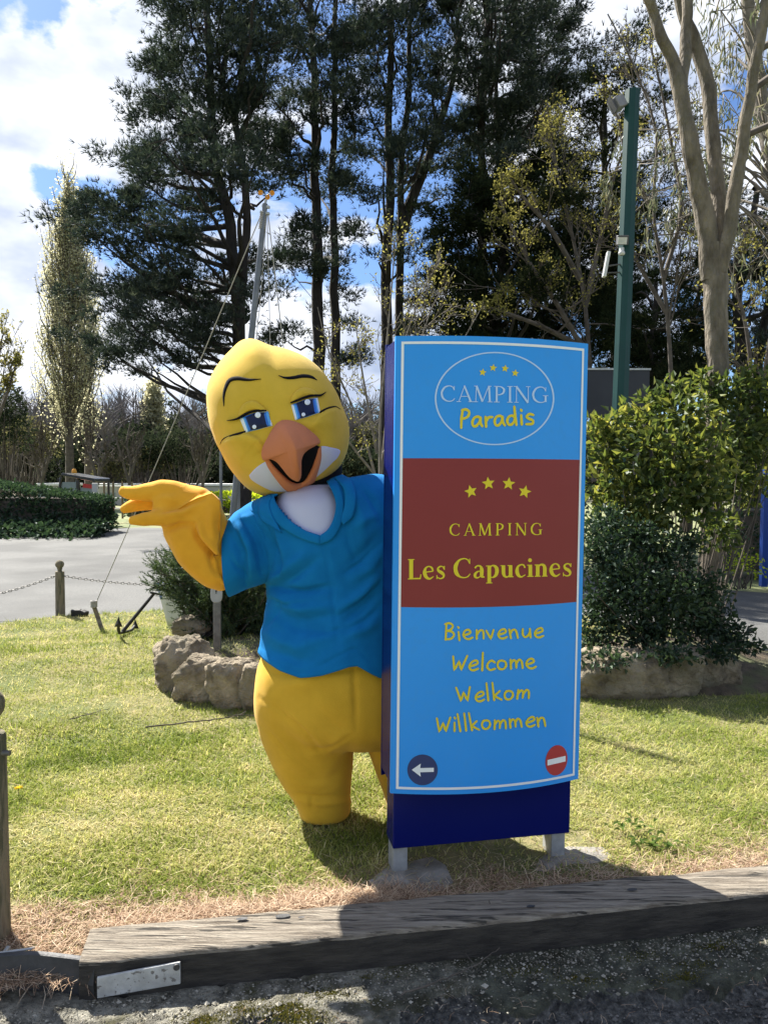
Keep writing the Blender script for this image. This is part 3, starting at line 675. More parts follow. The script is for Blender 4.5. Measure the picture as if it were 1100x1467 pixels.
def seg_d(px, py, pts):
    """distance in pixels to a polyline and parameter along"""
    best = np.full(len(px), 1e9); par = np.zeros(len(px)); side = np.zeros(len(px)); k = 0; n_ = len(pts)-1
    for i in range(n_):
        ax, ay = pts[i]; bx, by = pts[i+1]; dx, dy = bx-ax, by-ay; L2 = dx*dx+dy*dy
        t = np.clip(((px-ax)*dx+(py-ay)*dy)/L2, 0, 1); ex_, ey_ = px-ax-t*dx, py-ay-t*dy; d = np.hypot(ex_, ey_)
        u = d < best; best = np.where(u, d, best); par = np.where(u, (i+t)/n_, par); side = np.where(u, np.sign(dx*ey_-dy*ex_), side)
    return best, par, side
def folds(co, lines, front=True):
    """(pts, amp_m, width_px): ridges (amp>0) and creases (amp<0) drawn along polylines"""
    px, py = toPX(co); out = np.zeros(len(co))
    for pts, amp, wd in lines:
        d, t, s_ = seg_d(px, py, pts); out += 1.9*amp*np.exp(-(d/wd)**2)*np.sin(np.pi*np.clip(t, .04, .96))**.6
    return out

# --- body: torso, hips and both legs as one surface
mb = MB()
loft(mb, [(400,725,495,712,20),(395,750,560,725,40),(392,800,585,780,58),(398,870,590,860,64),(380,925,598,925,74),(368,962,612,960,86),(365,1000,618,1000,88),(371,1035,624,1035,80),(400,1062,612,1062,50)], close=(True, True))
loft(mb, [(372,960,505,950,72),(366,1000,510,1000,74),(373,1045,511,1042,66),(387,1085,507,1085,58),(404,1120,504,1118,50),(418,1140,503,1140,46),(427,1158,501,1158,42),(429,1168,500,1168,38)])
loft(mb, [(500,960,612,960,74,12),(508,1000,620,1000,74,12),(516,1046,634,1045,66,12),(532,1085,640,1085,58,12),(543,1118,640,1118,50,12),(552,1145,635,1145,44,12),(556,1160,624,1162,36,12),(564,1168,615,1170,26,12)])
pant_lines = [([(372,1000),(400,1015),(440,1050),(462,1080)], -.004, 3), ([(378,1040),(410,1075),(448,1108)], -.004, 3), ([(505,1052),(478,1068),(438,1075)], -.004, 3), ([(420,1128),(455,1134),(503,1130)], -.003, 2.5), ([(540,945),(500,960),(460,962)], -.003, 4), ([(376,950),(395,965),(420,970)], -.003, 4), ([(505,930),(508,990),(510,1045)], -.006, 3.2), ([(395,1010),(440,1040),(470,1075)], .004, 7), ([(385,1030),(425,1065),(455,1110)], -.005, 9),
    ([(500,1052),(470,1075),(430,1085)], .004, 8), ([(505,1060),(490,1100),(470,1125)], -.004, 9), ([(418,1138),(460,1143),(503,1139)], -.006, 4), ([(424,1148),(460,1153),(502,1149)], .004, 3.5), ([(470,950),(440,975),(400,985)], .004, 10), ([(378,960),(386,1000),(392,1040)], .003, 9),
    ([(446,1139),(446,1162)], -.004, 2.5), ([(507,1048),(480,1040),(450,1012)], -.004, 8), ([(400,1100),(440,1118),(495,1112)], -.0035, 7), ([(530,1060),(560,1080),(600,1085)], -.005, 8)]
body = remeshed('body', mb, m_fabric, person, .010, 8, lambda co: folds(co, pant_lines)+vnoise(co*2.6, 21)*.0035+vnoise(co*7, 22)*.001)
# shoes
for (x0, y0, dy) in ((464,1168,0),(590,1172,12)):
    mb = MB(); c = G(x0, y0, .0)+np.array([0, .10, 0]); n_ = 16
    pts = [c+np.array([-.01*math.sin(k/3), .11-.31*k/(n_-1), .030]) for k in range(n_)]
    rad = [.03, .046, .052, .055, .055, .053, .05, .05, .052, .055, .057, .058, .056, .05, .04, .022]
    tube(mb, pts, rad, 16); me_ = mb.v
    mb.v = [np.where(np.arange(3) == 2, np.maximum(a*1.0, .004), a) for a in mb.v]
    mb.build('shoe', m_shoe, person, True)
# --- white chest piece
mb = MB()
loft(mb, [(408,700,472,692,44,-4),(398,712,490,698,56,-6),(392,735,505,715,68,-6),(400,775,515,755,70,-6),(410,800,520,790,68,-4)], n=30, seg=64, close=(False, False))
mb.build('undershirt', m_tee, person, True)
# --- shirt: torso with a V opening
mb = MB(); NR, NS = 150, 220
V = loft(mb, [(386,706,500,684,52),(374,713,541,679,66),(352,727,572,690,74),(345,745,590,706,78),(352,766,598,735,80),(369,800,602,775,80),(382,838,601,820,78),(379,884,603,880,82),(371,931,606,934,92)], n=NR, seg=NS, close=(False, False), expo=2.15)
shirt_lines = [([(383,838),(405,846),(440,846),(470,838)], -.008, 2.6), ([(386,858),(410,866),(440,864)], -.007, 2.4), ([(384,875),(420,896),(470,902),(500,897)], -.006, 2.8), ([(545,835),(515,864),(480,884)], -.008, 2.6), ([(547,865),(520,890),(494,904)], -.006, 2.6), ([(548,775),(520,805),(492,822)], -.006, 2.6), ([(386,752),(400,790),(404,822)], -.009, 2.6), ([(376,745),(388,775),(386,820)], -.007, 2.4), ([(400,862),(392,880),(380,900)], -.006, 3), ([(372,926),(400,939),(430,947),(462,941),(508,929),(530,938),(545,946)], -.003, 1.6), ([(360,735),(380,742),(398,756)], -.005, 2.6), ([(510,800),(500,780),(497,760)], -.004, 3),
    ([(463,772),(474,840),(486,932)], -.0045, 2.2), ([(392,838),(430,850),(480,842)], -.010, 6), ([(388,852),(430,872),(475,868)], .008, 6), ([(384,862),(420,890),(470,896)], -.009, 7),
    ([(383,835),(408,820),(440,790)], .009, 7), ([(390,842),(422,826),(455,800)], -.009, 6), ([(380,905),(425,915),(470,905)], .010, 9), ([(378,925),(410,930),(450,935)], -.006, 7),
    ([(545,820),(520,850),(492,870)], .009, 7), ([(545,845),(518,872),(490,890)], -.009, 6), ([(546,880),(520,900),(495,912)], .008, 7), ([(548,760),(525,790),(495,812)], -.007, 8), ([(548,790),(530,815),(505,830)], .007, 7), ([(545,735),(520,745),(500,760)], .006, 7),
    ([(372,760),(392,790),(400,815)], -.010, 6), ([(388,755),(408,790),(412,815)], .008, 7), ([(400,880),(440,885),(478,880)], -.006, 5), ([(520,700),(535,720),(545,745)], -.007, 5), ([(505,700),(515,735),(520,770)], .006, 7)]
co = mb.v[0]
mp_f = folds(co, shirt_lines)*np.where(co[:, 1] < YB, 1, 0)+vnoise(co*3.2, 31)*.006+vnoise(co*8, 32)*.0022
nrm = co-np.repeat(co.reshape(NR, NS, 3).mean(1), NS, 0); nrm = unit(nrm); co = co+nrm*mp_f[:, None]
# hem: points of the shirt front, dropped lower than the rest
hx, hy = toPX(co); ring = np.repeat(np.arange(NR), NS); frac = np.clip((ring-NR*.80)/(NR*.20), 0, 1)
hem_y = np.interp(hx, [365,372,400,430,460,500,512,530,545,560,606], [930,932,944,951,946,933,932,942,950,950,940])
co[:, 2] -= np.where(co[:, 1] < YB-.03, frac*(hem_y-932)*px_m*1.0, 0)
mb.v[0] = co
px, py = toPX(co); vpoly = [(380,690),(388,712),(400,728),(420,750),(444,765),(459,771),(470,762),(481,742),(485,722),(480,704),(470,686),(455,660),(380,660)]
fc = mb.f[0]; cen = co[fc].mean(1); cpx, cpy = toPX(cen)
keep = ~(in_poly(cpx, cpy, vpoly) & (cen[:, 1] < YB))
mb.f[0] = fc[keep]; mb.m[0] = mb.m[0][keep]
sh = mb.build('shirt', m_shirt, person, True); so = sh.modifiers.new('solid', 'SOLIDIFY'); so.thickness = .006; so.offset = -1
def torso_front(px_, py_, off=.004):
    """front surface point of the shirt under a photo pixel"""
    d = (cpx-px_)**2+(cpy-py_)**2+np.where(cen[:, 1] < YB, 0, 1e9); i = np.argsort(d)[:4]; Y_ = (cen[i, 1]).mean()
    return P(px_, py_, Y_-off)
def band(mb, left, right, off=.010, n=40, lift=.002, thick=.006):
    """flat cloth band on the chest between two pixel polylines"""
    A = catmull(left, n); B = catmull(right, n); rows = []
    for k in range(7):
        t = k/6; o = off+lift*math.sin(math.pi*t)
        rows.append([torso_front(*(a*(1-t)+b*t), o) for a, b in zip(A, B)])
    # sit the band smoothly: average neighbouring distances
    rows = np.array(rows); Yv = rows[:, :, 1].copy()
    for _ in range(6): Yv[:, 1:-1] = (Yv[:, :-2]+Yv[:, 1:-1]+Yv[:, 2:])/3
    Yv = Yv-0.0
    for k in range(7):
        t = k/6
        for i in range(n):
            q = A[i]*(1-t)+B[i]*t; rows[k, i] = P(q[0], q[1], Yv[k, i])
    mb.add(rows.reshape(-1, 3), grid_faces(n, 7, False))
mb = MB()
band(mb, [(398,708),(393,712),(399,726),(414,744),(436,759),(459,767)], [(385,708),(378,716),(384,734),(404,756),(432,772),(459,780)], .008)
band(mb, [(459,767),(470,758),(478,742),(481,722),(476,704),(468,690)], [(459,780),(476,772),(488,752),(492,726),(488,702),(478,684)], .008)
c_ = mb.build('neckband', m_shirt, person, True); s_ = c_.modifiers.new('s', 'SOLIDIFY'); s_.thickness = .005; s_.offset = 0
mb = MB()   # turned-down lapels
band(mb, [(386,708),(374,716),(370,734),(378,748),(388,752)], [(390,712),(386,722),(390,738),(398,752),(404,764)], .013, lift=.004)
b1 = mb.build('lapel', m_shirt, person, True); s_ = b1.modifiers.new('s', 'SOLIDIFY'); s_.thickness = .005; s_.offset = 0
mb = MB()
band(mb, [(478,684),(492,700),(494,722),(489,744),(492,752)], [(490,680),(504,690),(510,712),(506,738),(498,746)], .013, lift=.004)
b1 = mb.build('lapel', m_shirt, person, True); s_ = b1.modifiers.new('s', 'SOLIDIFY'); s_.thickness = .005; s_.offset = 0
# sleeves
mb = MB()
V = loft(mb, [(408,716,412,822,46,4),(388,713,402,826,52,0),(366,717,388,830,54,-6),(345,728,362,840,54,-12),(331,741,341,849,52,-16),(326,748,331,853,50,-18)], n=60, seg=90, close=(False, False))
sl_lines = [([(345,738),(366,780),(374,822)], -.010, 2.8), ([(334,752),(352,792),(352,838)], -.009, 2.6), ([(362,728),(384,770),(386,815)], -.009, 2.8), ([(331,800),(340,815),(356,828)], -.006, 2.6), ([(350,735),(372,775),(380,815)], -.012, 7), ([(338,745),(356,785),(362,830)], .010, 7), ([(330,760),(345,790),(350,835)], -.010, 6), ([(372,725),(392,765),(400,800)], .008, 8), ([(356,760),(366,790),(372,825)], .007, 5), ([(335,735),(352,742),(372,738)], .004, 5)]
co2 = mb.v[0]; nr2 = unit(co2-np.repeat(co2.reshape(60, 90, 3).mean(1), 90, 0)); mb.v[0] = co2+nr2*(folds(co2, sl_lines)+vnoise(co2*4, 41)*.005)[:, None]
sl = mb.build('sleeve', m_shirt, person, True); s_ = sl.modifiers.new('solid', 'SOLIDIFY'); s_.thickness = .008; s_.offset = -1
mb = MB()
V = loft(mb, [(545,690,520,790,46,4),(575,694,560,805,50,2),(600,712,585,830,50,0),(620,745,592,850,48,0),(628,775,590,862,46,0)], n=40, seg=60, close=(False, False))
sl = mb.build('sleeve', m_shirt, person, True); s_ = sl.modifiers.new('solid', 'SOLIDIFY'); s_.thickness = .008; s_.offset = -1
# --- raised wing glove with separate fingers
mb = MB()
def tpx(pts, rad, yo=None, n=24, seg=16):
    p = catmull(pts, n); r_ = catmull([[a] for a in rad], n)[:, 0]*px_m; yo_ = catmull([[a] for a in (yo or [0]*len(pts))], n)[:, 0]*px_m
    q = np.array([P(a[0], a[1], YB-.05+b) for a, b in zip(p, yo_)]); 
    q = np.vstack([q[0]+(q[0]-q[1])*.4, q, q[-1]+(q[-1]-q[-2])*.5]); r_ = np.concatenate([[r_[0]*.5], r_, [r_[-1]*.55]])
    tube(mb, q, r_, seg)
YG = YB-.05
loft(mb, [(345,752,352,838,36,0),(330,756,338,838,40,-4),(306,800,333,842,40,-10)], Y0=YG, n=16, seg=40)
loft(mb, [(316,846,333,840,18,-8),(292,836,338,822,36,-10),(262,808,336,800,44,-14),(247,784,331,776,46,-18),(238,765,326,750,44,-22),(236,745,321,734,38,-26),(240,724,314,718,28,-30),(250,700,296,700,16,-32)], Y0=YG, n=50, seg=60)
loft(mb, [(314,716,312,758,26,-26),(296,700,294,758,30,-30),(268,694,262,757,26,-34),(246,695,240,754,24,-36),(226,698,222,750,18,-38)], Y0=YG, n=30, seg=50)
tpx([(262,712),(236,704),(208,706),(186,706),(173,702)], [20,16,12,9,6.5], [-36,-40,-44,-46,-46])
tpx([(255,722),(228,718),(204,721),(186,726),(174,731)], [17,14,10,8,5.5], [-20,-22,-24,-24,-24])
tpx([(268,742),(240,740),(215,743),(198,745),(186,746)], [15,13,10,8,5.5], [-52,-58,-62,-64,-64])
def gpanel(poly, y0, y1):
    n_ = len(poly); V = [P(x, y, YG+a*px_m) for a in (y0, y1) for (x, y) in poly]
    mb.add(V, grid_faces(n_, 2)); mb.add(V[:n_]+[np.mean(V[:n_], 0)], [[n_, (i+1) % n_, i] for i in range(n_)]); mb.add(V[n_:]+[np.mean(V[n_:], 0)], [[n_, i, (i+1) % n_] for i in range(n_)])
gpanel([(222,736),(250,727),(280,712),(303,703),(316,720),(320,745),(317,775),(311,803),(296,786),(283,770),(277,753),(262,748),(236,749)], -66, -20)
gl_lines = [([(300,706),(288,716),(262,726),(228,733)], -.010, 5), ([(296,712),(262,735),(235,738)], .007, 5), ([(278,752),(283,770),(305,798),(316,800)], -.014, 3.5), ([(283,745),(292,770),(310,792)], .012, 6),
    ([(305,720),(303,750),(312,785)], .008, 8), ([(318,728),(314,765),(318,800)], -.009, 6), ([(314,800),(318,820),(330,835)], -.009, 4), ([(300,785),(306,812),(318,832)], -.007, 5), ([(245,765),(262,800),(300,835)], .004, 8), ([(226,712),(255,715)], .004, 5), ([(240,760),(258,752),(280,752)], -.008, 4)]
remeshed('wing_glove', mb, m_glove, person, .0062, 5, lambda co: folds(co, gl_lines)*(co[:, 1] < YG-.02)+vnoise(co*5, 51)*.003+vnoise(co*13, 52)*.001)
# the other wing hidden behind the sign reaches to its edge
mb = MB()
loft(mb, [(600,800,632,790,30),(596,850,640,850,36),(590,900,636,905,34),(585,940,625,950,26),(590,975,615,985,14)], n=30, seg=40, Y0=YB+.08)
tpx([(600,975),(595,1000),(590,1015)], [11,9,6], [14,14,14]); tpx([(610,975),(610,1005),(608,1022)], [11,9,6], [14,14,14]); tpx([(618,965),(625,990),(628,1002)], [10,8,5], [14,14,14])
remeshed('wing_glove', mb, m_glove, person, .007, 5)
# neck gap shade
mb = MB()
loft(mb, [(394,690,490,664,44,4),(392,706,490,688,48,2)], n=4, seg=40); mb.build('neck_shadow_band', m_ink, person, True).name = 'neck_gap_shade'  # black band painting the shade in the gap between head and shirt

# --- head shell
HC = np.array([402., 600.]); YH = 3.06; hp = YH/F; HD = 92.0
sil = [(360,484),(374,489),(387,495.5),(420,503),(446,517),(472,546),(489,580),(500,612),(499,640),(489,666),(468,684),(440,696),(405,708),(378,711),(356,701),(336,680),(318,650),(305,622),(297,585),(297,552),(310,525),(331,501),(345,487)]
ang = np.array([math.atan2(-(y-HC[1]), x-HC[0]) for x, y in sil]); rad_ = np.array([math.hypot(x-HC[0], y-HC[1]) for x, y in sil])
o_ = np.argsort(ang); ang, rad_ = ang[o_], rad_[o_]
aa = np.concatenate([ang-2*np.pi, ang, ang+2*np.pi]); rr_ = np.concatenate([rad_]*3)
TT = np.linspace(-np.pi, np.pi, 361); RR = np.interp(TT, aa, rr_)
kern = np.exp(-(np.arange(-9, 10)/3.4)**2); kern /= kern.sum()
RRs = np.convolve(np.concatenate([RR[-10:-1], RR, RR[1:10]]), kern, 'valid'); RR = RRs[:361] if len(RRs) >= 361 else RR
def Rth(a): return np.interp((a+np.pi) % (2*np.pi)-np.pi, TT, RR)
bumps = [(330,652,26,30,5.0),(480,640,24,28,4.0),(366,590,26,16,-4),(440,575,26,16,-4),(352,632,34,8,3),(458,606,30,8,3),(400,530,60,16,2.0),(362,500,18,16,3)]
def head_w(x, y):
    """depth towards the viewer in pixels of the face under photo pixel x,y (head plane)"""
    x = np.asarray(x, float); y = np.asarray(y, float)
    s_ = np.hypot(x-HC[0], y-HC[1])/Rth(np.arctan2(-(y-HC[1]), x-HC[0])); s_ = np.clip(s_, 0, 1)
    w_ = HD*np.sqrt(1-s_**2.35)
    for bx, by, rx, ry, a in bumps: w_ = w_+a*np.exp(-((x-bx)/rx)**2-((y-by)/ry)**2)*np.clip((1-s_)*5, 0, 1)
    if w_.ndim == 0:
        for ln in (CHK_L, CHK_R):
            d, t, sd = seg_d(np.array([float(x)]), np.array([float(y)]), ln)
            if sd[0]*ln_sign[id(ln)] > 0 and .0 < t[0] < 1.0: w_ = w_+11.0*(1-math.exp(-d[0]/2.0))*math.exp(-d[0]/20)*math.sin(math.pi*min(max(t[0], .02), .98))**.5*min(1, (1-s_)*7+.12)
    return w_
CHK_L = [(298,652),(308,641),(315,636),(322,628.5),(332,623.5),(343,620.5),(356,620),(372,628),(380,642)]
CHK_R = [(444,612),(456,594),(465,588.5),(473,585),(482,584),(490,588),(499,596)]
ln_sign = {id(CHK_L): 1, id(CHK_R): 1}
def FP(x, y, up=0.0):
    """face point: pixel, lift in pixels"""
    return P(x, y, YH-(float(head_w(x, y))+up)*hp)
mb = MB(); NT, NSr = 180, 60; th = np.linspace(0, 2*np.pi, NT, endpoint=False); V = []
for j in range(NSr):
    s_ = math.sin((j+.02)/(NSr-1)*np.pi/2*.998) if j < NSr-1 else 1.0
    for a in th:
        r_ = Rth(a)*s_; x, y = HC[0]+r_*math.cos(a), HC[1]-r_*math.sin(a); V.append(FP(x, y) if s_ < 1 else P(x, y, YH))
mb.add(V, grid_faces(NT, NSr))
mb.add([V[i] for i in range(NT)]+[FP(*HC)], [[NT, i, (i+1) % NT] for i in range(NT)])
V = []
for j in range(30):
    s_ = math.cos(j/29*np.pi/2*.995)
    for a in th:
        r_ = Rth(a)*s_; V.append(P(HC[0]+r_*math.cos(a), HC[1]-r_*math.sin(a), YH+HD*1.05*math.sqrt(max(0, 1-s_**2.2))*hp))
mb.add(V, grid_faces(NT, 30)); 
head = mb.build('costume_head', m_head, person, True)
wd = head.modifiers.new('w', 'WELD'); wd.merge_threshold = .0008

def fstroke(name, pts, wid, m, up=1.0, th_=1.2, n=36, parent=head):
    """raised felt strip following the face"""
    p = catmull(pts, n); w_ = catmull([[a] for a in wid], n)[:, 0]; tg = unit(np.gradient(p, axis=0)); nr = np.stack([-tg[:, 1], tg[:, 0]], 1); V = []
    for q, nn, ww in zip(p, nr, w_):
        ww = max(ww, .3)
        for (o, u_) in ((-.5, -1), (-.5, up), (-.2, up+th_), (.2, up+th_), (.5, up), (.5, -1)):
            a = q+nn*ww*o; V.append(FP(a[0], a[1], u_))
    mb = MB(); mb.add(V, [[i*6+j, i*6+(j+1) % 6, (i+1)*6+(j+1) % 6, (i+1)*6+j] for i in range(n-1) for j in range(6)])
    return mb.build(name, m, parent, True)
def pillow(name, out, cen_, h, m, edge=0.6, pw=.5, skirt=-3, parent=head, rings=12, smooth=True, hf=None, dens=None):
    """domed patch over an outline on the face; h height in px at centre"""
    out = np.array(out, float); cen_ = np.array(cen_, float)
    if dens:
        q = np.vstack([out, out[:1]]); out = np.vstack([np.linspace(q[i], q[i+1], dens, endpoint=False) for i in range(len(q)-1)])
    n_ = len(out); V = []
    for k in range(rings+1):
        s_ = 1-k/rings*.97
        for q in out:
            a = cen_+(q-cen_)*s_; hh = edge+h*(1-s_**2)**pw
            if hf: hh += hf(a[0], a[1])
            V.append(FP(a[0], a[1], hh))
    sk = [FP(q[0], q[1], skirt) for q in out]
    V = sk+V; mb = MB(); mb.add(V, grid_faces(n_, rings+2)[:, ::-1]); 
    last = V[-n_:]; mb.add(last+[np.mean(last, 0)], [[n_, (i+1) % n_, i] for i in range(n_)])
    return mb.build(name, m, parent, smooth)
# white cheek patches
pillow('cheek_patch', catmull([(357,681),(366,671),(379,662),(389,659),(397,672),(405,684),(418,700),(412,704),(392,704),(372,695),(360,687),(357,681)], 40)[:-1], (385,684), 1.0, m_tee, .8)
pillow('cheek_patch', catmull([(456,643),(462,639),(474,641),(487,645),(484,655),(477,662),(466,673),(453,684),(444,690),(448,676),(453,660),(456,643)], 40)[:-1], (463,660), 1.0, m_tee, .8)
# eyes: white, irises, pupil, two glints, lash, lid, lower smile line
def eye(q, iris, pale, pup, gl):
    pillow('eyeball', q, np.mean(q, 0), 2.5, m_eyew, .6, dens=8)
    pillow('iris', pale, np.mean(pale, 0), 2.4, m_iris2, 1.3, dens=8)
    pillow('iris', iris, np.mean(iris, 0), 2.4, m_iris, 1.9, dens=8)
    pillow('pupil', pup, np.mean(pup, 0), 2.4, m_pupil, 2.5, dens=8)
    for (x, y, r_) in gl: pillow('glint', [(x+r_*math.cos(a), y+r_*math.sin(a)) for a in np.linspace(0, 2*np.pi, 17)[:-1]], (x, y), .3, m_eyew, 5.0, rings=3)
eye([(343,599),(362,592),(382,588),(391,610),(372,615),(352,620)], [(349,597),(364,592),(382,590.5),(387,610.5),(370,615),(356,618.5)], [(346.5,598),(364,592),(384.5,589.5),(389,610),(371,615.2),(354.2,619)],
    [(351,597.5),(364,592.5),(379,590.5),(384,611),(370,614.5),(358.5,617)], [(369.5,594.5,4.2),(364.5,611.5,3.0)])
eye([(417,580),(436,573),(455,569),(459,591),(441,597),(423,602)], [(422,578.5),(437,573),(451.5,571),(455.5,591.5),(441,596.5),(427.5,600.5)], [(419.5,579.5),(436,573),(453.5,570.5),(457.5,591),(441,597),(425,601.3)],
    [(424,578),(437,573.5),(449,571.5),(452.5,592),(441,596),(430,599.5)], [(440.5,576,4.2),(434.8,593.8,2.8)])
fstroke('eyelash', [(325,602.5),(334,601.5),(342,599),(350,594),(362,589.5),(374,588),(382,588.5)], [.6,2.2,3.2,3.4,3.2,3,1.6], m_ink, 4.2)
fstroke('eyelash', [(416,577),(426,573.5),(438,569),(449,566.5),(458,566.5),(463,564.5),(467,561.5)], [1.6,3,3.3,3.4,3.2,2.2,.6], m_ink, 4.2)
pillow('eyelid', catmull([(341,598),(343,588),(350,578),(361,574),(372,578),(381,588),(372,587),(360,588.5),(350,593),(341,598)], 36)[:-1], (360,584), 4.5, m_head, 2.0, pw=.7, skirt=-1)
pillow('eyelid', catmull([(416,577),(419,566),(427,558),(437,555),(448,558),(456,565.5),(448,565.5),(437,568),(426,572.5),(416,577)], 36)[:-1], (436,563), 4.5, m_head, 2.0, pw=.7, skirt=-1)
fstroke('smile_line', [(315,637),(320,629),(331,624),(342,621),(352,618)], [.5,1.6,2.2,3,2.4], m_ink, .8)
fstroke('smile_line', [(458,591),(465,587),(473,583.5),(481,582.5),(488,586)], [2.6,3,2.2,1.6,.5], m_ink, .8)
fstroke('eyebrow', [(320.5,582),(320.5,568),(323,556),(329,545),(340,542),(356,544),(374,543)], [.6,3,4.6,5.6,6,4,.6], m_ink, .8)
fstroke('eyebrow', [(399,537.5),(408,541),(420,541),(434,538.5),(446,540),(454.5,544.5)], [.5,3,4.6,5.2,4.2,.6], m_ink, .8)
# beak
mouth = [(384,656),(390,664),(402,680),(416,693),(428,697),(438,692),(446,676),(454,655),(458,640),(450,636),(436,650),(420,668),(400,660)]
pillow('mouth', mouth, (424,672), 0, m_ink, 3.5, dens=4, rings=5)
fl = []
pth = catmull([(381,655),(388,668),(399,682),(413,696),(428,702),(441,694),(450,676),(456,657),(458,640)], 50)
wr = catmull([[3],[4.5],[5.8],[7.5],[9.5],[7.5],[5.5],[4.5],[2.5]], 50)[:, 0]
lift = catmull([[3],[6],[11],[17],[21],[17],[11],[6],[3]], 50)[:, 0]
mb = MB(); V = []
tg = unit(np.gradient(pth, axis=0)); nr = np.stack([-tg[:, 1], tg[:, 0]], 1)
for q, nn, ww, lf in zip(pth, nr, wr, lift):
    for (o, u_) in ((-.9, -4), (-1, .45), (-.55, .95), (0, 1.08), (.55, .9), (1, .35), (.9, -4)):
        a = q+nn*ww*o; V.append(FP(a[0], a[1], lf*u_ if u_ > 0 else -3))
mb.add(V, [[i*7+j, i*7+(j+1) % 7, (i+1)*7+(j+1) % 7, (i+1)*7+j] for i in range(49) for j in range(7)])
mb.build('lower_beak', m_beak, head, True)
ub_ = catmull([(404,602),(397,606),(390,615),(380,633),(376,642),(374.5,652),(378,660),(387,658),(396,662),(404,671),(411,680),(418,686.5),(427,690),(431.5,683),(432,671),(432.5,658),(439,646.5),(457,636),(458.5,632),(454,625),(446,618),(436,610),(424,604),(412,601.5),(404,602)], 72)[:-1]
def beak_h(x, y):
    # ridge line from the brow to the tip, shoulders falling away on both sides
    t = np.clip((y-603)/85, 0, 1); rx = 404+26*t+7*math.sin(math.pi*t)
    g_ = abs(x-rx)/(15-3*t); return 17*math.sin(t**.7*math.pi*.60)*max(0, 1-g_)**.8*.55+13*math.sin(t**.8*math.pi*.62)*math.exp(-((x-rx)/24)**2)+13*t
pillow('upper_beak', ub_, (419,645), 17, m_beak, 1.5, pw=.62, skirt=-4, rings=22, hf=beak_h)
# ------------------------------------------------------------------ plants
DENS = 3.2
def rnd_lab(): pass
m_bark_pine = mat('pine_bark', (.018,.015,.013), (.045,.037,.031), rough=.95, scale=3, bump=1, bscale=14, bdist=.05, stretch=(3, 3, .7))
m_bark_grey = mat('grey_bark', (.085,.070,.052), (.22,.185,.14), rough=.95, scale=6, bump=1, bscale=34, bdist=.018, stretch=(1.6, 1.6, .6), col3=(.13,.115,.085), scale3=9, lo3=.5, hi3=.68, voro=22)
m_bark_bare = mat('bare_bark', (.11,.095,.075), (.20,.175,.145), rough=.95, scale=8, bump=.5, bscale=30)
m_twig = mat('twig', (.065,.053,.042), (.125,.105,.085), rough=.95, scale=6)
m_needle = leafmat('pine_needles', [(.009,.016,.012), (.018,.029,.020), (.033,.047,.028), (.075,.090,.055)], .22, pos=[0,.4,.8,1], gloss=.03)
m_needle2 = leafmat('cypress_needles', [(.010,.016,.010), (.020,.029,.014), (.038,.044,.022)], .22)
m_budleaf = leafmat('bud_leaves', [(.10,.10,.035), (.18,.175,.055), (.26,.25,.08)], .5)
m_popleaf = leafmat('poplar_leaves', [(.27,.27,.17), (.38,.37,.24), (.48,.47,.33)], .65)
m_glossy = leafmat('glossy_leaves', [(.025,.045,.014), (.065,.095,.024), (.15,.17,.04), (.34,.33,.08)], .42, .5, .022, pos=[0,.45,.8,1])
m_dark = leafmat('dark_small_leaves', [(.010,.020,.010), (.02,.04,.018), (.045,.075,.03), (.08,.11,.05)], .25, .5, .025, pos=[0,.45,.85,1])
m_hedge = leafmat('hedge_leaves', [(.016,.034,.016), (.03,.055,.025), (.05,.085,.035)], .25, .5, .025)
m_junip = leafmat('juniper_sprays', [(.018,.036,.014), (.04,.068,.025), (.085,.11,.04)], .3, gloss=.03)
m_euc = leafmat('eucalyptus_leaves', [(.07,.09,.05), (.13,.14,.08), (.22,.21,.13)], .4, .4, .03)
m_lime = leafmat('lime_leaves', [(.20,.28,.03), (.34,.42,.05), (.45,.52,.08)], .5)
m_wooddk = leafmat('wood_dark', [(.020,.030,.018), (.035,.046,.026), (.06,.07,.04)], .2)
m_woodol = leafmat('wood_olive', [(.07,.075,.035), (.11,.11,.05), (.17,.16,.075)], .35)

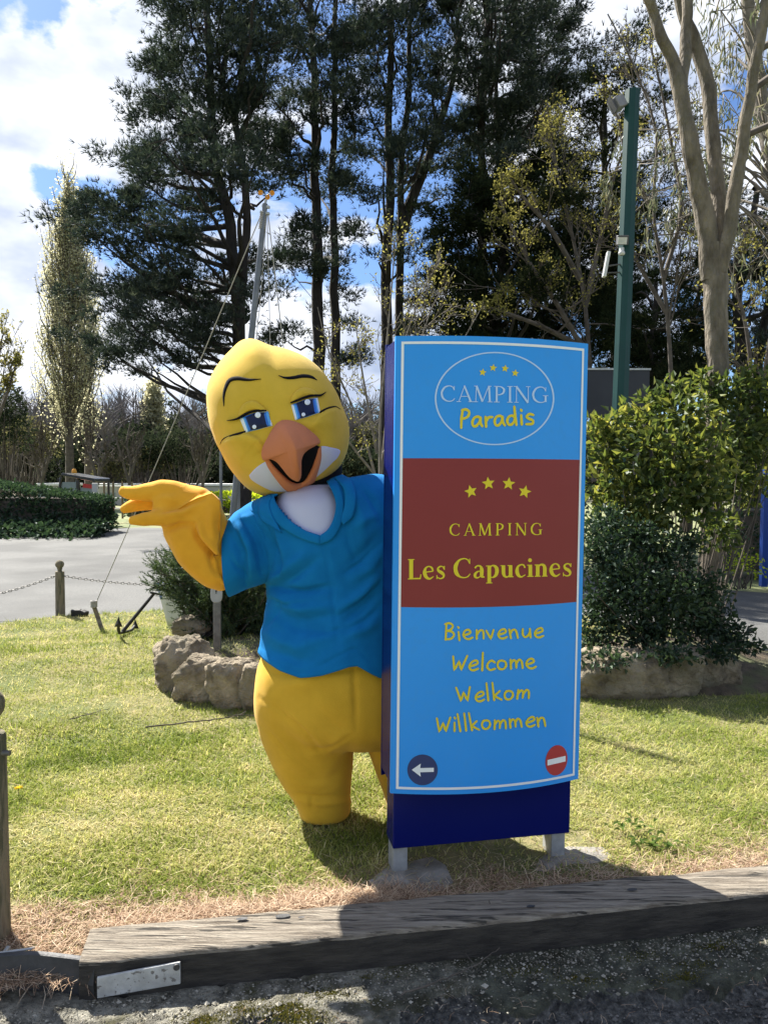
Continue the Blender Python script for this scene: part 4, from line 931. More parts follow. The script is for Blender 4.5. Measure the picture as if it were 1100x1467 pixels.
def pine(label, cat_name, trunks, Y, poly, sp, ntuft, mneedle=m_needle, seed=1, L=.16, rcl=.46, K=6, dY=2.2, r0=.2, extra=None, flat=.5, group='tall pines behind the sign', w=.019, upb=.35, name='pine_tree', thin=None):
    rg = np.random.default_rng(seed)
    base = G(trunks[0][0][0], 760, 0); bx = P(trunks[0][0][0], 600, Y)
    root = thing(name, label, cat_name, (bx[0], Y, -.1), group)
    mt = MB(); TP = []
    for ti, tr in enumerate(trunks):
        pts = [P(x, y, Y+ti*.14) for x, y in tr]
        if ti == 0 or tr[0][1] > 455: pts = [np.array([pts[0][0]-(pts[1][0]-pts[0][0])*.3, pts[0][1], -.12])]+pts
        q = catmull(pts, 26); zf = (q[:, 2]-q[0, 2])/(q[-1, 2]-q[0, 2]+1e-6); rr = r0*(1-.72*zf)*(1 if ti == 0 else .78)*(1+.25*np.exp(-zf*12))
        tube(mt, q+np.stack([vnoise(q*.5, seed)*.06, 0*zf, 0*zf], 1), rr, 9); TP.append(q)
    TA = np.vstack(TP)
    cl = poisson_poly(poly, sp*.88, rg)
    if thin is not None: cl = cl[rg.uniform(0, 1, len(cl)) < thin(cl[:, 0], cl[:, 1])]
    mf = MB(); C_ = []; D_ = []
    for (x, y) in cl:
        yy = Y+rg.normal()*dY*.6; c = P(x, y, yy)
        low_ = TA[TA[:, 2] < c[2]+.1]
        if len(low_) == 0: low_ = TA
        d_ = np.hypot(low_[:, 0]-c[0], low_[:, 1]-c[1])*.8+abs(low_[:, 2]-(c[2]-.55*np.hypot(low_[:, 0]-c[0], low_[:, 1]-c[1])*rg.uniform(.3, 1.3)))
        a = low_[d_.argmin()]
        mid = (a+c)/2+np.array([0, 0, -.12*np.linalg.norm(c-a)*rg.uniform(0, 1)])+rg.normal(size=3)*.12
        q = catmull([a, mid, c], 8); ln = np.linalg.norm(c-a)
        tube(mt, q+np.vstack([np.zeros(3), rg.normal(size=(7, 3))*.035]), np.linspace(.022+.016*min(ln, 3.5), .010, 8), 4, cap=False)
        n_ = int(ntuft*DENS*rg.uniform(.6, 1.3)*(.3 if y < -15 else 1)); out = unit(c-a)
        R_ = rcl*rg.uniform(.7, 1.3); nsub = rg.integers(3, 6)
        for s_ in range(nsub):   # sub-sprays
            sc = c+rg.normal(size=3)*R_*np.array([.8, .8, flat*.7]); m_ = n_//nsub
            pp = sc+rg.normal(size=(m_, 3))*R_*np.array([.36, .36, flat*.40]); C_.append(pp)
            D_.append(unit(out*.5+(pp-sc)/R_*.8+np.array([0, 0, upb])+rg.normal(size=(m_, 3))*.3))
            tube(mt, [c, sc], [.011, .006], 3, cap=False)
    C_ = np.vstack(C_); D_ = np.vstack(D_)
    tufts(mf, C_, D_, L*rg.uniform(.7, 1.2, len(C_)), K=K, spread=.45, w=w, rg=rg)
    mt.build('trunk', m_bark_pine, root, True)
    mf.build('crown', mneedle, root, False, kind='stuff')
    return root

pine('tall dark pine furthest left, its low branches reaching left past the poplar', 'pine tree',
     [[(346,640),(345,476),(334,375),(322,281),(308,215),(300,120),(296,20),(300,-90)], [(346,500),(347,420),(352,330),(352,262),(337,180),(319,110),(330,20),(345,-60)]], 18,
     [(212,75),(240,35),(262,5),(268,-60),(300,-150),(372,-150),(392,0),(392,120),(388,230),(392,330),(385,400),(378,470),(330,500),(262,520),(205,535),(165,522),(128,500),(128,478),(190,470),(195,440),(140,440),(118,415),(160,405),(205,395),(150,365),(118,335),(103,300),(125,283),(165,300),(200,290),(172,262),(168,238),(205,225),(225,185),(208,150)], 27, 105, seed=101, thin=lambda x, y: np.where((y > 250) & (x > 280), .45, .95))
pine('tall pine with two parallel trunks rising straight behind the bird costume', 'pine tree',
     [[(457,640),(456,487),(454,309),(451,164),(446,60),(440,-80)], [(480,640),(480,487),(478,309),(479,164),(480,60),(484,-80)]], 19.5,
     [(372,-150),(520,-150),(520,60),(515,160),(500,240),(512,300),(520,380),(500,440),(520,500),(480,560),(420,540),(405,480),(420,420),(405,370),(425,310),(395,280),(372,250),(375,120)], 27, 100, seed=102, thin=lambda x, y: np.where(y > 285, .30, .66))
pine('tall pine with forked trunk standing over the left top corner of the sign', 'pine tree',
     [[(552,640),(554,473),(556,309),(558,145),(558,0),(560,-90)], [(571,640),(573,345),(578,218),(584,127),(590,20),(600,-90)], [(575,330),(610,230),(640,140),(660,40)]], 20.5,
     [(520,-150),(675,-150),(672,60),(655,110),(668,190),(655,250),(640,290),(620,330),(640,380),(620,440),(600,500),(540,520),(525,440),(530,380),(518,300),(530,240),(515,180),(525,60)], 27, 95, seed=103, thin=lambda x, y: np.where(y > 290, .30, .60))
pine('tall pine with dense dark crown above the middle of the sign', 'pine tree',
     [[(690,640),(689,473),(691,291),(690,200),(695,100),(704,-60)], [(740,640),(735,480),(722,330),(712,200),(712,60)]], 21,
     [(665,-150),(775,-150),(785,-20),(810,20),(828,55),(835,78),(812,85),(800,130),(790,190),(760,230),(720,245),(690,250),(665,240),(648,215),(655,160),(668,100),(655,40)], 24, 120, seed=104)
pine('dark spreading cypress with dense low foliage between the sign top and the green pole', 'cypress tree',
     [[(722,640),(718,520),(712,440),(722,340),(735,260)], [(800,640),(800,540),(770,440),(745,380)]], 17.5,
     [(640,300),(665,260),(720,245),(790,225),(840,250),(870,290),(890,330),(895,400),(880,470),(850,520),(780,520),(700,500),(640,480),(600,470),(610,440),(650,420),(612,390),(620,350)], 23, 105, m_needle2, seed=105, rcl=.40, group=None, thin=lambda x, y: .88+0*x)
pine('dark cypress with ragged top behind the top of the green pole', 'cypress tree',
     [[(885,640),(880,500),(872,380),(868,250),(865,110)], [(985,640),(990,500),(1000,420),(1010,330)]], 22,
     [(830,100),(850,85),(868,60),(878,95),(898,72),(915,110),(950,160),(985,240),(1010,330),(1030,420),(1050,520),(1000,560),(930,550),(870,560),(840,500),(830,380),(820,280),(800,200)], 25, 90, m_needle2, seed=106, rcl=.5, group=None, dY=1.5, thin=lambda x, y: np.where(y < 260, .55, .85))
pine('dark pine behind the grey limbed tree at the right edge', 'pine tree',
     [[(1062,640),(1060,520),(1052,430),(1068,340),(1080,270)], [(1060,480),(1020,420),(1000,360)], [(1078,640),(1085,500),(1105,400),(1120,300)]], 16,
     [(1030,330),(1060,300),(1100,280),(1180,250),(1230,330),(1240,480),(1200,560),(1110,560),(1060,540),(1035,470),(1060,430),(1030,390)], 30, 80, seed=107, rcl=.42, thin=lambda x, y: .8+0*x, group=None)
pine('low dark conifer behind the green pole, left of the grey trunk', 'conifer',
     [[(930,660),(930,560),(935,470),(940,400)]], 14,
     [(890,420),(960,380),(1000,420),(1010,500),(1000,560),(900,560),(840,540),(850,470)], 26, 70, m_needle2, seed=108, rcl=.33, thin=lambda x, y: .7+0*x, r0=.12, group=None, dY=1.0)

# bare budding tree in front of the cypresses (yellow green buds)
def bare_tree(label, cat, base_px, Y, stems, leafm=None, lpoly=None, nleaf=0, seed=1, r0=.08, lsz=.05, depth=3, Lf=.32, mb_mat=None, up=.12, group=None, name='bare_tree', spread=.8, nch=(3, 5), minr=.004, shrink=.62):
    rg = np.random.default_rng(seed); b = P(base_px[0], base_px[1], Y); b[2] = min(b[2], 0) if base_px[1] > 640 else b[2]
    root = thing(name, label, cat, (b[0], Y, -.05), group); mt = MB(); tips = []
    for st in stems:
        pts = [P(x, y, Y+dy*1.0) for x, y, dy in st]; q = catmull(pts, 16); ln = np.linalg.norm(np.diff(q, axis=0), axis=1).sum()
        rr = r0*np.linspace(1, .28, 16); tube(mt, q, rr, 7)
        nb = int(5+ln*2.2)
        for k in range(nb):
            t = rg.uniform(.22, 1)*15; i = min(int(t), 14); p_ = q[i]+(q[i+1]-q[i])*(t-i); tg_ = unit(q[i+1]-q[i])
            d_ = unit(tg_*.7+rg.normal(size=3)*spread*.7+np.array([0, 0, up]))
            branchy(mt, p_, d_, ln*Lf*rg.uniform(.5, 1.1)*(1.15-t/18), rr[i]*.5, depth-1, rg, tips, up, .3, nch, shrink, spread, minr=minr)
    mt.build('trunk', mb_mat or m_twig, root, True)
    if leafm and tips:
        tp = np.array([t[0] for t in tips]); 
        if lpoly is not None:
            px, py = toPX(tp); tp = tp[in_poly(px, py, lpoly)]
        if len(tp):
            c = tp[rg.integers(0, len(tp), nleaf)]+rg.normal(size=(nleaf, 3))*.05; ml = MB()
            leaves(ml, c, unit(rg.normal(size=(nleaf, 3))), unit(rg.normal(size=(nleaf, 3))+[0, 0, .5]), lsz*rg.uniform(.6, 1.2, nleaf), lsz*.6, rg=rg)
            ml.build('crown', leafm, root, False, kind='stuff')
    return root
bare_tree('slender spring tree with yellow-green buds on thin twigs, left of the green pole', 'budding tree', (850,700), 13.5,
    [[(850,690,0),(846,560,0),(838,440,.2),(820,340,.3),(800,260,.3),(790,200,.3)], [(845,520,0),(800,440,-.3),(760,380,-.5),(735,330,-.6),(715,285,-.7)], [(838,440,.2),(860,340,.3),(880,250,.5),(905,190,.6)],
     [(830,400,0),(790,330,-.3),(755,290,-.5),(730,255,-.6)], [(840,500,0),(780,470,-.4),(730,450,-.6),(700,440,-.7)]],
    m_budleaf, [(690,440),(700,230),(760,200),(800,120),(870,120),(960,180),(980,300),(900,420),(760,460)], 5200, 201, .05, .05, 3, .30, spread=.85)
bare_tree('pale leafless twiggy bush rising between the bird head and the sign', 'bare bush', (545,690), 8.5,
    [[(540,690,0),(520,620,0),(495,560,.1),(470,500,.1),(455,440,.2)], [(545,690,0),(545,600,0),(555,480,.1),(562,400,.1),(566,345,.1)], [(550,690,0),(585,560,.2),(615,450,.3),(650,390,.4)], [(545,690,0),(560,560,.2),(600,430,.3),(632,370,.4)], [(545,690,0),(505,640,-.2),(480,600,-.2)], [(540,650,0),(520,540,0),(510,470,.1)], [(548,650,0),(620,560,0),(690,440,.1)]],
    m_budleaf, None, 1500, 202, .016, .035, 3, .26, m_bark_bare, name='bare_bush', minr=.0028)
bare_tree('tall leafless tree whose thin dark branches cross the sky left of the grey trunk', 'bare tree', (960,700), 11,
    [[(965,690,0),(960,520,0),(950,400,0),(935,300,.1),(940,190,.1),(905,90,.1),(870,20,.1)], [(950,400,0),(975,300,.2),(960,200,.3),(945,120,.3),(930,60,.3)], [(955,450,0),(915,380,0),(890,330,0),(865,320,0)], [(935,300,.1),(900,240,0),(885,170,0),(860,130,0)]],
    m_budleaf, None, 1200, 203, .034, .04, 3, .24, minr=.004)
bare_tree('small leafless tree with fine dark twigs at the right edge behind the leafy shrub', 'bare tree', (1088,700), 9,
    [[(1090,700,0),(1080,600,0),(1070,480,0),(1050,400,.1),(1030,330,.2)], [(1085,620,0),(1100,500,0),(1120,400,.1)]],
    m_budleaf, None, 900, 204, .035, .05, 3, .30, minr=.004)

# poplars: columnar, upright fine branches
def poplar(label, px, Y, top, w_px, seed, nbr=70, lp=220, bpx=690, leafm=m_popleaf, lsz=.22, group=None, bare_top=0):
    rg = np.random.default_rng(seed); b = P(px, bpx, Y); b[2] = 0; tp = P(px-3, top, Y); H_ = tp[2]; root = thing('poplar_tree', label, 'poplar tree', b, group)
    mt = MB(); ml = MB(); W_ = w_px*Y/F; C_ = []
    ts = np.array([b, b+[.02*H_*0, 0, H_*.3], b+(tp-b)*.65, tp]); q = catmull(ts, 20); tube(mt, q, np.linspace(.25, .03, 20)*Y/40, 7)
    for k in range(nbr):
        t = rg.uniform(.10, .86)**.85; p0 = b+(tp-b)*t; a = rg.uniform(0, 6.283); ln = H_*rg.uniform(.16, .34)*(1.1-t*.55)
        prof = W_*math.sin(math.pi*min(1, (t+.12)**.7))*rg.uniform(.35, 1)*(1-.45*t)
        pts = [p0, p0+np.array([math.cos(a)*prof*.6, math.sin(a)*prof*.6, ln*.3]), p0+np.array([math.cos(a)*prof, math.sin(a)*prof, ln*.7]), p0+np.array([math.cos(a)*prof*.9, math.sin(a)*prof*.9, ln])]
        qq = catmull(pts, 9); tube(mt, qq, np.linspace(.05, .015, 9)*Y/40, 3, cap=False)
        for j in range(3):
            i = rg.integers(2, 8); d_ = np.array([math.cos(a+rg.normal()), math.sin(a+rg.normal()), 0])*W_*.22; e = qq[i]+d_+np.array([0, 0, ln*.35]); tube(mt, [qq[i], (qq[i]+e)/2+d_*.3, e], np.array([.025, .02, .01])*Y/40, 3, cap=False)
            C_.append(qq[i]+(e-qq[i])*rg.uniform(.1, 1, (lp//8, 1)))
        C_.append(qq[0]+(qq[-1]-qq[0])*rg.uniform(.2, 1, (lp//3, 1))+np.array([math.cos(a), math.sin(a), 0])*prof*.3)
    C_ = np.vstack(C_); n_ = len(C_); C_ = C_+rg.normal(size=(n_, 3))*np.array([.16, .16, .22])*Y/40
    if bare_top: C_ = C_[rg.uniform(0, 1, n_) < np.clip(1.15-(C_[:, 2]/H_)*bare_top, .12, 1)]; n_ = len(C_)
    leaves(ml, C_, unit(rg.normal(size=(n_, 3))), unit(rg.normal(size=(n_, 3))), lsz*rg.uniform(.5, 1, n_)*Y/40, lsz*.7*Y/40, rg=rg)
    mt.build('trunk', m_twig, root, True); ml.build('crown', leafm, root, False, kind='stuff')
poplar('tall narrow poplar with pale yellow spring leaves left of the big pine', 101, 40, 268, 54, 301, 170, 260, bare_top=.25, lsz=.13)
poplar('distant yellow-green poplar showing above the dark conifers between hedge and bird costume', 222, 62, 556, 24, 302, 55, 160, lsz=.2)
poplar('second slim poplar partly behind the lower pine branches', 128, 46, 420, 26, 303, 45, 90, lsz=.15)

# ---- background wood on the slope, left and right
hill = MB(); hx, hy = np.meshgrid(np.linspace(-140, 140, 60), np.linspace(48, 160, 20)); hz = -.2+8.5*np.clip((hy-50)/50, 0, 1)**1.2+vnoise(np.stack([hx.ravel()*.02, hy.ravel()*.02, 0*hx.ravel()], 1), 4).reshape(hx.shape)*.6*np.clip((hy-50)/20, 0, 1)
idx = np.arange(hx.size).reshape(hx.shape)
hill.add(np.stack([hx.ravel(), hy.ravel(), hz.ravel()], 1), np.stack([idx[:-1,:-1], idx[:-1,1:], idx[1:,1:], idx[1:,:-1]], -1).reshape(-1, 4)); hill.build('hill', mat('hill_ground', (.05,.05,.03), (.09,.08,.05), rough=1, scale=.5), None, True, kind='structure')
rg = np.random.default_rng(55); mbb = MB(); mdd = MB(); moo = MB()
for k in range(430):
    x = rg.uniform(-38, 6) if k < 330 else rg.uniform(6, 45); y = rg.uniform(52, 78); z0 = 8.5*min(1, max(0, (y-50)/50))**1.2-.3
    kind = rg.uniform()
    if kind < .42:      # leafless crowns: fans of fine upright twigs
        h = rg.uniform(4.5, 6.8); q0 = np.array([x, y, z0]); tube(mbb, [q0, q0+[rg.normal()*.2, 0, h*.5], q0+[rg.normal()*.3, 0, h]], [.13, .09, .03], 4, cap=False)
        for j in range(42):
            t = rg.uniform(.25, .9); a = q0+np.array([0, 0, h*t]); d_ = np.array([rg.normal()*.5, rg.normal()*.5, rg.uniform(.5, 1.2)])*h*.24
            e = a+d_; tube(mbb, [a, a+d_*.5+[0, 0, -.05], e], [.045, .03, .012], 3, cap=False)
            for i in range(2): tube(mbb, [a+d_*.5, a+d_*.5+np.array([rg.normal()*.4, rg.normal()*.3, rg.uniform(.5, 1.1)])], [.022, .01], 3, cap=False)
    else:
        tgt = mdd if kind < .86 else moo; h = rg.uniform(2.8, 5.2)
        for j in range(6):
            u_ = rg.normal(size=3); rr = rg.uniform(.6, 1.1); c = np.array([x+u_[0]*.9, y+u_[1]*.8, z0+h*rg.uniform(.15, .95)])
            leaf_blobs(tgt, [(*c, rr*1.1, rr, rr*.8)], 45, .42, .24, rg)
b_ = [mbb.build('distant_wood', mat('distant_twigs', (.13,.115,.105), (.20,.18,.165), rough=1, scale=.3), None, False, kind='stuff'), mdd.build('distant_evergreens', m_wooddk, None, False, kind='stuff'), moo.build('distant_thicket', m_woodol, None, False, kind='stuff')]
for o_, l_ in zip(b_, ('leafless grey-brown wood on the far slope', 'dark evergreen mass in the far wood', 'olive green thicket patches in the far wood')): o_['label'] = l_; o_['category'] = 'wood'

def bush(name, label, cat, Y, blobs_px, m, dens, L, W, seed, group=None, stems=6, up=.5, shell=.5, curl=.15, core=True, baseY=None):
    """blobs (px, py, rx_px, ry_px[, dY, rY_px])"""
    rg = np.random.default_rng(seed); k = Y/F; bl = []
    for b in blobs_px:
        dy = b[4] if len(b) > 4 else 0; ry = b[5] if len(b) > 5 else (b[2]+b[3])/2; c = P(b[0], b[1], Y+dy); bl.append((*c, b[2]*k, ry*k, b[3]*k))
    cx = np.mean([b[0] for b in bl]); root = thing(name, label, cat, (cx, Y, 0), group)
    mt = MB()
    for b in bl:
        for s_ in range(stems):
            e = np.array(b[:3])+rg.normal(size=3)*np.array(b[3:])*.45; a = np.array([cx+(b[0]-cx)*.3+rg.normal()*.05, Y+rg.normal()*.05, 0]); tube(mt, catmull([a, (a+e)/2+rg.normal(size=3)*.05+[0, 0, .05], e], 7), np.linspace(.008, .003, 7)*(Y/6)**.7, 4, cap=False)
    mt.build('stem', m_twig, root, True)
    mf = MB(); leaf_blobs(mf, bl, dens, L, W, rg, shell, up, curl); mf.build('foliage', m, root, False, kind='stuff'); return root, bl
# individual bushes and conifers at the foot of the slope, left
for (px, py, w_, h_, m_, lab, cat, sd_) in (
    (200,640,40,26,m_wooddk,'broad dark yew on the far side of the drive, right of the poplar trunk','evergreen bush',401),
    (262,640,44,30,m_wooddk,'darkest round conifer of the far side, next to the bird costume head','evergreen bush',402),
    (160,668,20,22,m_woodol,'olive green feathery bush beside the excavator cab','bush',403),
    (40,625,36,30,m_woodol,'rounded golden brown shrub on the slope above the hedge','shrub',404),
    (8,590,30,50,m_wooddk,'tall dark green tree cut by the left edge of the picture','tree',405),
    (216,658,26,18,m_woodol,'small grey-green bush between two dark conifers across the drive','bush',406)):
    bush('background_bush' if 'bush' in cat else ('slope_shrub' if cat == 'shrub' else 'dark_tree'), lab, cat, 44 if sd_ != 405 else 36, [(px+dx*w_, py+dy*h_, w_*.55, h_*.55) for dx, dy in ((-.5,.2),(.5,.25),(0,-.45),(-.3,-.2),(.35,-.15),(0,.4),(-.8,.6),(.8,.6))], m_, 90, .24, .12, sd_)
for (px, top, w_, sd_, lab) in ((140,640,1,410,'first thin leafless tree just right of the poplar trunk'),(185,606,1,411,'leafless tree above the raised yellow wing'),(290,590,1,412,'leafless tree directly left of the bird head'),(60,592,1,413,'leafless tree behind the left hedge')):
    bare_tree(lab, 'bare tree', (px,700), 40, [[(px,700,0),(px+3,665,0),(px-3,(665+top)/2,0),(px+2,top,.5)], [(px,690,0),(px-12,650,0),(px-20,top+16,.3)], [(px,690,0),(px+12,650,0),(px+22,top+14,.3)]], None, None, 0, sd_, .09, .1, 3, .35, None, .3, None, 'bare_tree', .7, (3,5), .014)
bare_tree('half bare tree with a few pale green leaves at the left edge', 'tree', (5,690), 26, [[(-12,690,0),(-8,600,0),(-4,540,0),(4,480,0)], [(-10,620,0),(12,560,0),(24,520,0)], [(-8,600,0),(-30,520,0)]], m_budleaf, None, 1600, 420, .07, .11, 3, .34, None, .3, None, 'young_tree', .7, (3,5), .008)

# hedge on the left with ivy at its foot
def hedge(label, x0, x1, y0, y1, h, seed, m, dens=900, L=.075, name='hedge', wav=.05, group=None, drop=0):
    rg = np.random.default_rng(seed); root = thing(name, label, 'hedge', ((x0+x1)/2, (y0+y1)/2, 0), group)
    mb = MB(); box(mb, ((x0+x1)/2, (y0+y1)/2, h/2*.7), (x1-x0-.25, y1-y0-.25, h*.7)); mb.build('inner_twigs', m_twig, root)
    A = (x1-x0)*h; n1_ = int(dens*A); n2_ = int(dens*(x1-x0)*(y1-y0)); n3_ = int(dens*(y1-y0)*h)
    p1_ = np.stack([rg.uniform(x0, x1, n1_), y0+rg.normal(size=n1_)*.05+.02, rg.uniform(0, h, n1_)], 1); q1 = np.tile([0, -1, .3], (n1_, 1))
    p2_ = np.stack([rg.uniform(x0, x1, n2_), rg.uniform(y0, y1, n2_), h+rg.normal(size=n2_)*.035], 1); q2 = np.tile([0, -.1, 1], (n2_, 1))
    p3_ = np.stack([x1+rg.normal(size=n3_)*.04, rg.uniform(y0, y1, n3_), rg.uniform(0, h, n3_)], 1); q3 = np.tile([1, -.1, .3], (n3_, 1))
    p = np.vstack([p1_, p2_, p3_]); p[:, 2] *= 1-drop*np.clip((p[:, 0]-x1+3)/3, 0, 1); q = np.vstack([q1, q2, q3]).astype(float); p[:, 2] += vnoise(p*1.3, seed)*wav*(p[:, 2]/h); p[:, 1] += vnoise(p*1.1, seed+1)*wav; n_ = len(p)
    ml = MB(); leaves(ml, p, unit(q+rg.normal(size=(n_, 3))*.9), unit(q+rg.normal(size=(n_, 3))*.6), L*rg.uniform(.6, 1.2, n_), L*.6, rg=rg); ml.build('foliage', m, root, False, kind='stuff'); return root
zh = P(60, 693, 19)[2]
hx1 = P(130, 700, 19)[0]
hedge('clipped dark green hedge beside the drive at the left edge', -16, hx1, 19, 20.6, zh, 501, m_hedge, 420, .11, wav=.05, drop=.32)
hedge('far clipped hedge behind the bird costume arm, bright green on top', P(330,700,30)[0]-3, P(420,700,30)[0], 30, 31.5, P(0,708,30)[2], 502, m_lime, 180, .16)
hedge('small square hedge across the drive, below the raised wing fingers', P(176,700,27)[0], P(215,700,27)[0], 27, 28.2, P(0,702,27)[2], 503, m_hedge, 240, .14)
rg = np.random.default_rng(61); mb = MB(); n_ = 5200
ex = rg.uniform(-16, hx1+.5, n_); ey = 18.9-np.abs(rg.normal(size=n_))*.55; p = np.stack([ex, ey, rg.uniform(0, .34, n_)*np.clip(1.2-(18.9-ey)*.7, .1, 1)], 1)
leaves(mb, p, unit(rg.normal(size=(n_, 3))+[0, -.4, .5]), unit(rg.normal(size=(n_, 3))*.5+[0, -.3, 1]), .13, .10, rg=rg); o_ = mb.build('ivy', m_hedge, None, False, kind='stuff'); o_['label'] = 'low ivy spreading at the foot of the left hedge'; o_['category'] = 'ground cover'

# ---- planted bed behind the bird: juniper
JY = 6.15; rg = np.random.default_rng(71); jr = thing('juniper', 'dark spiky juniper bush behind the raised wing, growing in the stone bed', 'juniper', (P(310,900,JY)[0], JY, 0))
mt = MB(); mf = MB(); bc = P(325, 905, JY); bc[2] = .12; C_ = []; D_ = []
for k in range(290):
    tx, ty = rg.uniform(196, 412), rg.uniform(752, 935)
    # fan outline: outer reach up and to the left
    t = np.array([tx-318, ty-915]); 
    if ty > 915 and (tx < 262): continue
    if (tx-330)**2/136.**2+(ty-900)**2/150.**2 > 1: continue
    if tx < 258 and (ty > 845): continue
    e = P(tx, ty, JY+rg.uniform(-.4, .6)); a = bc+rg.normal(size=3)*[.16, .1, .03]
    q = catmull([a, (a+e)/2+[0, 0, .04]+rg.normal(size=3)*.04, e], 10); tube(mt, q, np.linspace(.010, .003, 10), 3, cap=False)
    for i in range(3, 10):
        for j in range(5):
            d_ = unit(unit(q[i]-q[i-1])+rg.normal(size=3)*.6+[0, 0, .12]); L_ = rg.uniform(.05, .13); s_ = q[i]; C_.append(s_+d_[None]*np.linspace(0, L_, 7)[:, None]); D_.append(np.tile(unit(d_), (7, 1)))
C_ = np.vstack(C_); D_ = np.vstack(D_); tufts(mf, C_, D_, .032, K=3, spread=.5, w=.0065, rg=rg)
mt.build('stem', m_twig, jr, True); mf.build('foliage', m_junip, jr, False, kind='stuff')
# soil mound of the left bed and right bed
m_soil = mat('bed_soil', (.055,.042,.028), (.13,.10,.065), rough=1, scale=14, bump=1, bscale=60, bdist=.03, col3=(.09,.10,.04), scale3=4)
def mound(cx, cy, rx, ry, h):
    mb = MB(); V = []; 
    for j in range(14):
        s_ = j/13
        for i in range(48):
            a = i/48*2*math.pi; x, y = cx+math.cos(a)*rx*s_, cy+math.sin(a)*ry*s_; V.append([x, y, h*(1-s_**2.5)+.015*vnoise(np.array([[x*3, y*3, 0]]), 9)[0]-.03*(s_ > .97)])
    mb.add(V, grid_faces(48, 14)); mb.build('flower_bed', m_soil, None, True, kind='structure')
mound(P(352,940,5.4)[0], 5.66, .70, .84, .19)
mound(P(960,940,5.6)[0], 5.75, 1.15, .85, .16)

# ---- boulders
m_rock = mat('granite', (.12,.095,.062), (.50,.42,.30), rough=.95, scale=7, detail=12, bump=1, bscale=26, bdist=.06, col3=(.10,.095,.06), scale3=3.5, lo3=.5, hi3=.7)
def boulder(label, x0, x1, ytop, ybot, seed, group='stones edging the planted beds', dep=.7, z0=0, dY=0):
    rg = np.random.default_rng(seed); g = G((x0+x1)/2, ybot, z0); Y = g[1]; k = Y/F; w_ = (x1-x0)*k; h_ = (ybot-ytop)*k*1.12; w_ *= 1.2; c = np.array([g[0], Y+w_*dep*.5+dY, z0+h_*.36])
    n1_, n2_ = 90, 56; V = []
    ax = unit(rg.normal(size=(16, 3))); of = rg.uniform(.90, 1.2, 16)
    for j in range(n2_):
        ph = math.pi*j/(n2_-1)
        for i in range(n1_):
            a = 2*math.pi*i/n1_; d = np.array([math.sin(ph)*math.cos(a), math.sin(ph)*math.sin(a), math.cos(ph)]); d4 = d/np.power(np.sum(np.abs(d)**10.0), 1/10.0); V.append(d4)
    V = np.array(V)
    for a_, o_ in zip(ax, of):          # chiselled facets
        m_ = np.maximum(V @ a_-o_, 0); V = V-m_[:, None]*a_*.85
    V = V*(1+(vnoise(V*1.1, seed)*.06+vnoise(V*2.6, seed+1)*.045+vnoise(V*6, seed+2)*.02+vnoise(V*14, seed+3)*.012)[:, None])
    V = c+V*np.array([w_/2*1.04, w_*dep/2*1.05, h_/2*1.06])
    mb = MB(); mb.add(V, grid_faces(n1_, n2_)[:, ::-1]); return tag(mb.build('boulder', m_rock, None, True), label, 'boulder', group)
boulder('tall rounded boulder at the left end of the stones below the juniper', 220, 292, 917, 992, 601)
boulder('middle grey-brown boulder left of the steel post foot', 254, 312, 945, 1004, 602, dY=-.02)
boulder('wide pale boulder directly below the steel post in the bed edging', 300, 358, 950, 1013, 603)
boulder('dark narrow boulder touching the leg of the bird costume', 342, 388, 958, 1020, 604, dY=.04)
boulder('small flat stone on top of the left end of the edging', 232, 276, 898, 926, 605, z0=.17, dY=.35)
boulder('long low shaded boulder directly right of the sign edge', 826, 948, 938, 1003, 606, dep=.5)
boulder('pointed shaded boulder in the middle of the right bed edging', 930, 1002, 930, 1000, 607)
boulder('second pointed boulder, right of the middle of the right bed', 984, 1034, 932, 992, 608)
boulder('small squat boulder at the right end of the right bed', 1022, 1062, 940, 990, 609)

# ---- right bed shrubs
SHRUB = bush('leafy_shrub', 'large shrub with glossy yellow-green leaves around the foot of the grey tree', 'shrub', 6.2,
    [(868,640,34,38,-.2),(900,610,40,34,-.1),(880,690,44,40,-.3),(940,590,38,34),(935,650,48,44,-.4),(985,600,44,38,-.2),(1000,655,46,48,-.4),(960,705,52,44,-.5),(895,735,44,34,-.3),(1035,570,40,30,.2),(1075,560,40,34,.3),(1060,620,40,36,.1),(1010,545,26,18,.3),(1005,715,36,34,-.4),(960,560,26,20,0),(858,612,24,16,-.2),(1105,590,40,50,.3),(925,760,34,26,-.4),(1030,760,30,26,-.2),(1045,690,34,34,.2),(1080,690,34,40,.4),(1075,640,36,34,.3)],
    m_glossy, 1750, .082, .040, 701, stems=2, shell=.85, curl=.3)
